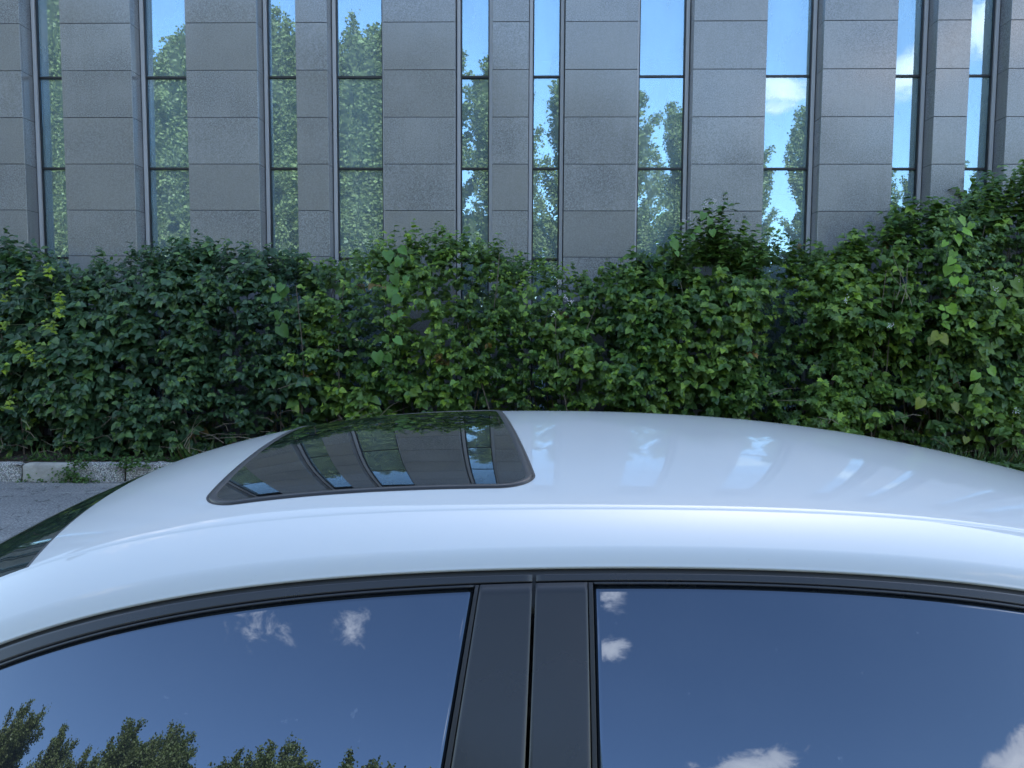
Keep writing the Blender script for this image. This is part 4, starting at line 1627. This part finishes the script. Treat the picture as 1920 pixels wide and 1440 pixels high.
L_FG = line_px((889, 1104), (832, 1440))       # front glass, rear edge
L_FP0 = line_px((901, 1093), (846, 1440))      # front pillar trim
L_FP1 = line_px((998, 1093), (984, 1440))
L_RP0 = line_px((1004.5, 1093), (991.5, 1440))   # rear pillar trim
L_RP1 = line_px((1101, 1093), (1108, 1440))
L_RG = line_px((1113, 1098), (1121, 1440))     # rear glass, front edge
BELT = 0.93


def qbelt(x):
    return np.maximum(zgap(x) - BELT, 0.012)


def patch(name, qa, qb, xl, xr_, off, mat, s=-1, nu=60, nw=12, edge=0.003, depth=0.006):
    """a panel on the side between curves qa(x), qb(x) and lines xl(q), xr(q), its edges turned in"""
    u = np.linspace(0, 1, nu)
    w = np.linspace(0, 1, nw)
    U, W = np.meshgrid(u, w, indexing='ij')
    X = np.zeros_like(U)
    Q = np.zeros_like(U)
    X[:] = xl(0.05) * (1 - U) + xr_(0.05) * U
    for _ in range(6):
        Q = qa(X) * (1 - W) + qb(X) * W
        X = xl(Q) * (1 - U) + xr_(Q) * U
    P = side_pt(X, Q, off, s)
    e = 1e-3
    Nn = unit(np.cross(side_pt(X + e, Q, 0, s) - side_pt(X - e, Q, 0, s), side_pt(X, Q + e, 0, s) - side_pt(X, Q - e, 0, s)))
    if Nn[0, 0, 1] * s < 0:
        Nn = -Nn
    # border loop turned in
    big = np.zeros((nu + 2, nw + 2, 3))
    bn = np.zeros_like(big)
    big[1:-1, 1:-1] = P
    bn[1:-1, 1:-1] = Nn
    big[0, 1:-1], big[-1, 1:-1], big[1:-1, 0], big[1:-1, -1] = P[0], P[-1], P[:, 0], P[:, -1]
    big[0, 0], big[0, -1], big[-1, 0], big[-1, -1] = P[0, 0], P[0, -1], P[-1, 0], P[-1, -1]
    bn[0, 1:-1], bn[-1, 1:-1], bn[1:-1, 0], bn[1:-1, -1] = Nn[0], Nn[-1], Nn[:, 0], Nn[:, -1]
    bn[0, 0], bn[0, -1], bn[-1, 0], bn[-1, -1] = Nn[0, 0], Nn[0, -1], Nn[-1, 0], Nn[-1, -1]
    skirt = np.zeros(big.shape[:2], bool)
    skirt[0], skirt[-1], skirt[:, 0], skirt[:, -1] = True, True, True, True
    big[skirt] -= bn[skirt] * depth
    return grid_mesh(name, big, mat, None, flip=(s > 0))


def const(f0):
    return lambda q: f0 + 0 * np.asarray(q, float)


AX_, RX_ = -1.62, 1.30
x_seam = lambda q: (L_FP1(q) + L_RP0(q)) / 2
for s in (-1, 1):
    near = s < 0
    obj('door_seal', patch('door_seal', lambda x: -0.004 + 0 * x, lambda x: QB(x) + 0.03, const(-1.55), const(1.38), -0.007, M_RUBBER, s, 160, 6), car)
    obj('quarter_panel', patch('quarter_panel', lambda x: 0.003 + 0 * x, lambda x: qbelt(x) + 0.02, const(1.345), const(2.02), 0.0, M_PAINT, s, 40, 14), car)
    fd = obj('front_door', patch('front_door', QT, lambda x: QB(x), const(-1.52), lambda q: L_FP1(q), 0.0, M_TRIM, s, 140, 7), car)
    rd = obj('rear_door', patch('rear_door', QT, lambda x: QB(x), lambda q: L_RP0(q), const(1.34), 0.0, M_TRIM, s, 120, 7), car)
    fd['label'] = 'front door with satin black window frame' + ('' if near else ' on the far side')
    rd['label'] = 'rear door with satin black window frame' + ('' if near else ' on the far side')
    g = 0.0016
    obj('window_surround', patch('window_surround', lambda x: QB(x) + g, lambda x: qbelt(x) + 0.01, const(1.252), const(1.34), 0.0004, M_TRIM, s, 10, 14), rd)
    obj('pillar_trim', patch('pillar_trim', lambda x: QB(x) + g, lambda x: qbelt(x), L_FP0, L_FP1, 0.0008, M_TRIM, s, 16, 40), fd)
    obj('pillar_trim', patch('pillar_trim', lambda x: QB(x) + g, lambda x: qbelt(x), L_RP0, L_RP1, 0.0008, M_TRIM, s, 16, 40), rd)
    obj('window_seal', patch('window_seal', lambda x: QB(x) + g, lambda x: qbelt(x), lambda q: L_FG(q) + 0.0008, lambda q: L_FP0(q) - 0.0015, 0.0004, M_RUBBER, s, 6, 40, depth=0.004), fd)
    obj('window_seal', patch('window_seal', lambda x: QB(x) + g, lambda x: qbelt(x), lambda q: L_RP1(q) + 0.0015, lambda q: L_RG(q) - 0.0008, 0.0004, M_RUBBER, s, 6, 40, depth=0.004), rd)
    obj('window_seal', patch('window_seal', lambda x: QB(x) + 0.0010, lambda x: QB(x) + 0.0034, const(-1.44), lambda q: L_FG(q), -0.0005, M_TRIM, s, 120, 4, depth=0.004), fd)
    obj('window_seal', patch('window_seal', lambda x: QB(x) + 0.0010, lambda x: QB(x) + 0.0034, lambda q: L_RG(q), const(1.26), -0.0005, M_TRIM, s, 100, 4, depth=0.004), rd)
    # side windows: smooth normals come from the surface itself
    for par, xl_, xr_, nm in ((fd, const(-1.42), L_FG, 'front'), (rd, L_RG, const(1.25), 'rear')):
        wn = obj('side_window', patch('side_window', lambda x: QB(x) + 0.0028, lambda x: qbelt(x) + 0.01, xl_, xr_, -0.0045, M_CARGLASS, s, 150, 60), par)

# ---- lower body: built whole, though the frame ends above it
def body_half(x, z):
    """half width of the body below the belt line"""
    t = np.clip((z - 0.2) / 0.75, 0, 1)
    w = 0.885 - 0.055 * (2 * t - 1.0) ** 2 - 0.02 * t
    end = np.clip((np.abs(x + 0.12) - 1.45) / 0.95, 0, 1)
    return w - 0.20 * end ** 2.4


def top_z(x):
    x = np.asarray(x, float)
    hood = 0.965 - 0.17 * np.clip((-1.55 - x) / 0.95, 0, 1) ** 1.6
    boot = 0.975 - 0.03 * np.clip((x - 1.85) / 0.4, 0, 1) ** 2
    return np.where(x < 0, np.where(x < -1.55, hood, BELT + 0.02), np.where(x > 1.6, boot, BELT + 0.02))


AXLES = (-1.62, 1.12)
WR = 0.325
for s in (-1, 1):
    n, m = 220, 18
    xs = np.linspace(-2.50, 2.24, n)
    zmin = np.full(n, 0.21)
    for a in AXLES:
        d2 = (WR + 0.055) ** 2 - (xs - a) ** 2
        zmin = np.maximum(zmin, np.where(d2 > 0, 0.315 + np.sqrt(np.maximum(d2, 0)), 0))
    zt_ = top_z(xs) - 0.015
    W = np.linspace(0, 1, m)[None, :]
    Z = zmin[:, None] * (1 - W) + zt_[:, None] * W
    X = xs[:, None] + 0 * Z
    hwid = body_half(X, Z)
    crease = 0.010 * np.exp(-((Z - 0.80) / 0.03) ** 2)
    Y = YC + s * (hwid + crease)
    P = np.stack([X, Y, Z], -1)
    # shoulder runs in to the belt of the glass
    belt_w = np.where((xs > -1.5) & (xs < 1.5), (YC - side_pt(xs, qbelt(xs))[:, 1]), hwid[:, -1] - 0.03)
    sh = np.stack([xs, YC + s * (np.minimum(belt_w, hwid[:, -1] - 0.02) + 0.004), zt_ + 0.016], -1)[:, None]
    P = np.concatenate([P, sh], 1)
    obj('body_side', grid_mesh('body_side', P, M_PAINT, flip=(s < 0)), car)
nv = 30
VV = np.linspace(-1, 1, nv)[None, :]
for nm, xa, xb in (('bonnet', -2.42, -1.40), ('boot_lid', 1.86, 2.20)):
    xs = np.linspace(xa, xb, 30)[:, None]
    wid = body_half(xs, top_z(xs)) - 0.015
    P = np.stack([xs + 0 * VV, YC + VV * wid, top_z(xs) + 0.045 * (1 - VV ** 2) - 0.004], -1)
    obj(nm, grid_mesh(nm, P, M_PAINT), car)
for nm, xe, sg in (('front_bumper', -2.50, -1), ('rear_bumper', 2.24, 1)):
    zs = np.linspace(0.21, float(top_z(xe)) - 0.015, 14)[None, :]
    vs_ = np.linspace(-1, 1, 30)[:, None]
    w = body_half(np.full_like(zs, xe), zs)
    P = np.stack([xe + sg * (0.11 * (1 - vs_ ** 2) + 0.05 * np.exp(-((zs - 0.45) / 0.15) ** 2)) + 0 * zs, YC + vs_ * w, zs + 0 * vs_], -1)
    obj(nm, grid_mesh(nm, P, M_PAINT, flip=(sg < 0)), car)
under = MB().box(-2.4, 2.15, YC - 0.70, YC + 0.70, 0.17, 0.60)
obj('underbody', under.mesh('underbody', M_RUBBER, origin=CO), car)
# cabin floor, dash and seats behind the dark glass
cab = MB().box(-1.55, 1.55, YC - 0.66, YC + 0.66, 0.61, 0.86)
obj('cabin', cab.mesh('cabin', M_RUBBER, origin=CO), car)
for a in AXLES:
    for s in (-1, 1):
        yo = YC + s * 0.77
        t = MB().lathe([(0.20, -0.105), (0.30, -0.105), (WR, -0.08), (WR, 0.08), (0.30, 0.105), (0.20, 0.105), (0.20, -0.105)], 36, (0, 0, 0))
        w = obj('wheel', t.mesh('wheel', M_RUBBER, True), car)
        w.location = (a, s * 0.77, WR)
        rim = MB().lathe([(0.205, -0.09), (0.19, -0.05), (0.19, 0.05), (0.205, 0.09)], 36, (0, 0, 0))
        rim.lathe([(0.05, s * 0.085), (0.05, s * 0.05), (0.001, s * 0.05)], 16, (0, 0, 0))
        for k in range(5):
            an = 2 * math.pi * k / 5
            c_, s_ = math.cos(an), math.sin(an)
            rim.tube([(0.03 * c_, s * 0.07, 0.03 * s_), (0.11 * c_, s * 0.075, 0.11 * s_), (0.20 * c_, s * 0.07, 0.20 * s_)], [0.022, 0.018, 0.02], 6)
        obj('rim', rim.mesh('rim', M_CHROME, True), w)
for s in (-1, 1):
    for nm, x0, mt in (('headlight', -2.44, M_LAMP), ('tail_lamp', 2.20, M_REDLAMP)):
        sg = -1 if x0 < 0 else 1
        mb = MB()
        prof = [(0.0, 0.06), (0.05, 0.065), (0.12, 0.05), (0.20, 0.02)]
        mb.tube([(x0 + sg * 0.06 - sg * a * 0.9, YC + s * (0.52 + a * 0.75), 0.69 + a * 0.25) for a, _ in prof], [b for _, b in prof], 10)
        obj(nm, mb.mesh(nm, mt, True, origin=CO), car)
    # door mirror on its stalk
    mb = MB()
    mb.tube([(-1.02, YC + s * 0.80, 0.95), (-1.03, YC + s * 0.90, 0.985)], [0.03, 0.025], 8)
    mb.tube([(-1.03, YC + s * 0.885, 1.0), (-1.035, YC + s * 0.93, 1.01), (-1.03, YC + s * 1.03, 1.01), (-1.02, YC + s * 1.075, 1.0)], [0.05, 0.072, 0.072, 0.04], 12)
    obj('door_mirror', mb.mesh('door_mirror', M_PAINT, True, origin=CO), car)
    for x0 in (-0.10, 0.92):
        mb = MB()
        yy = float(YC + s * (body_half(np.array(x0), np.array(0.80)) + 0.012))
        mb.tube([(x0 - 0.09, yy, 0.815), (x0 - 0.07, yy + s * 0.03, 0.82), (x0 + 0.07, yy + s * 0.03, 0.82), (x0 + 0.09, yy, 0.815)], 0.012, 8)
        obj('door_handle', mb.mesh('door_handle', M_PAINT, True, origin=CO), car)
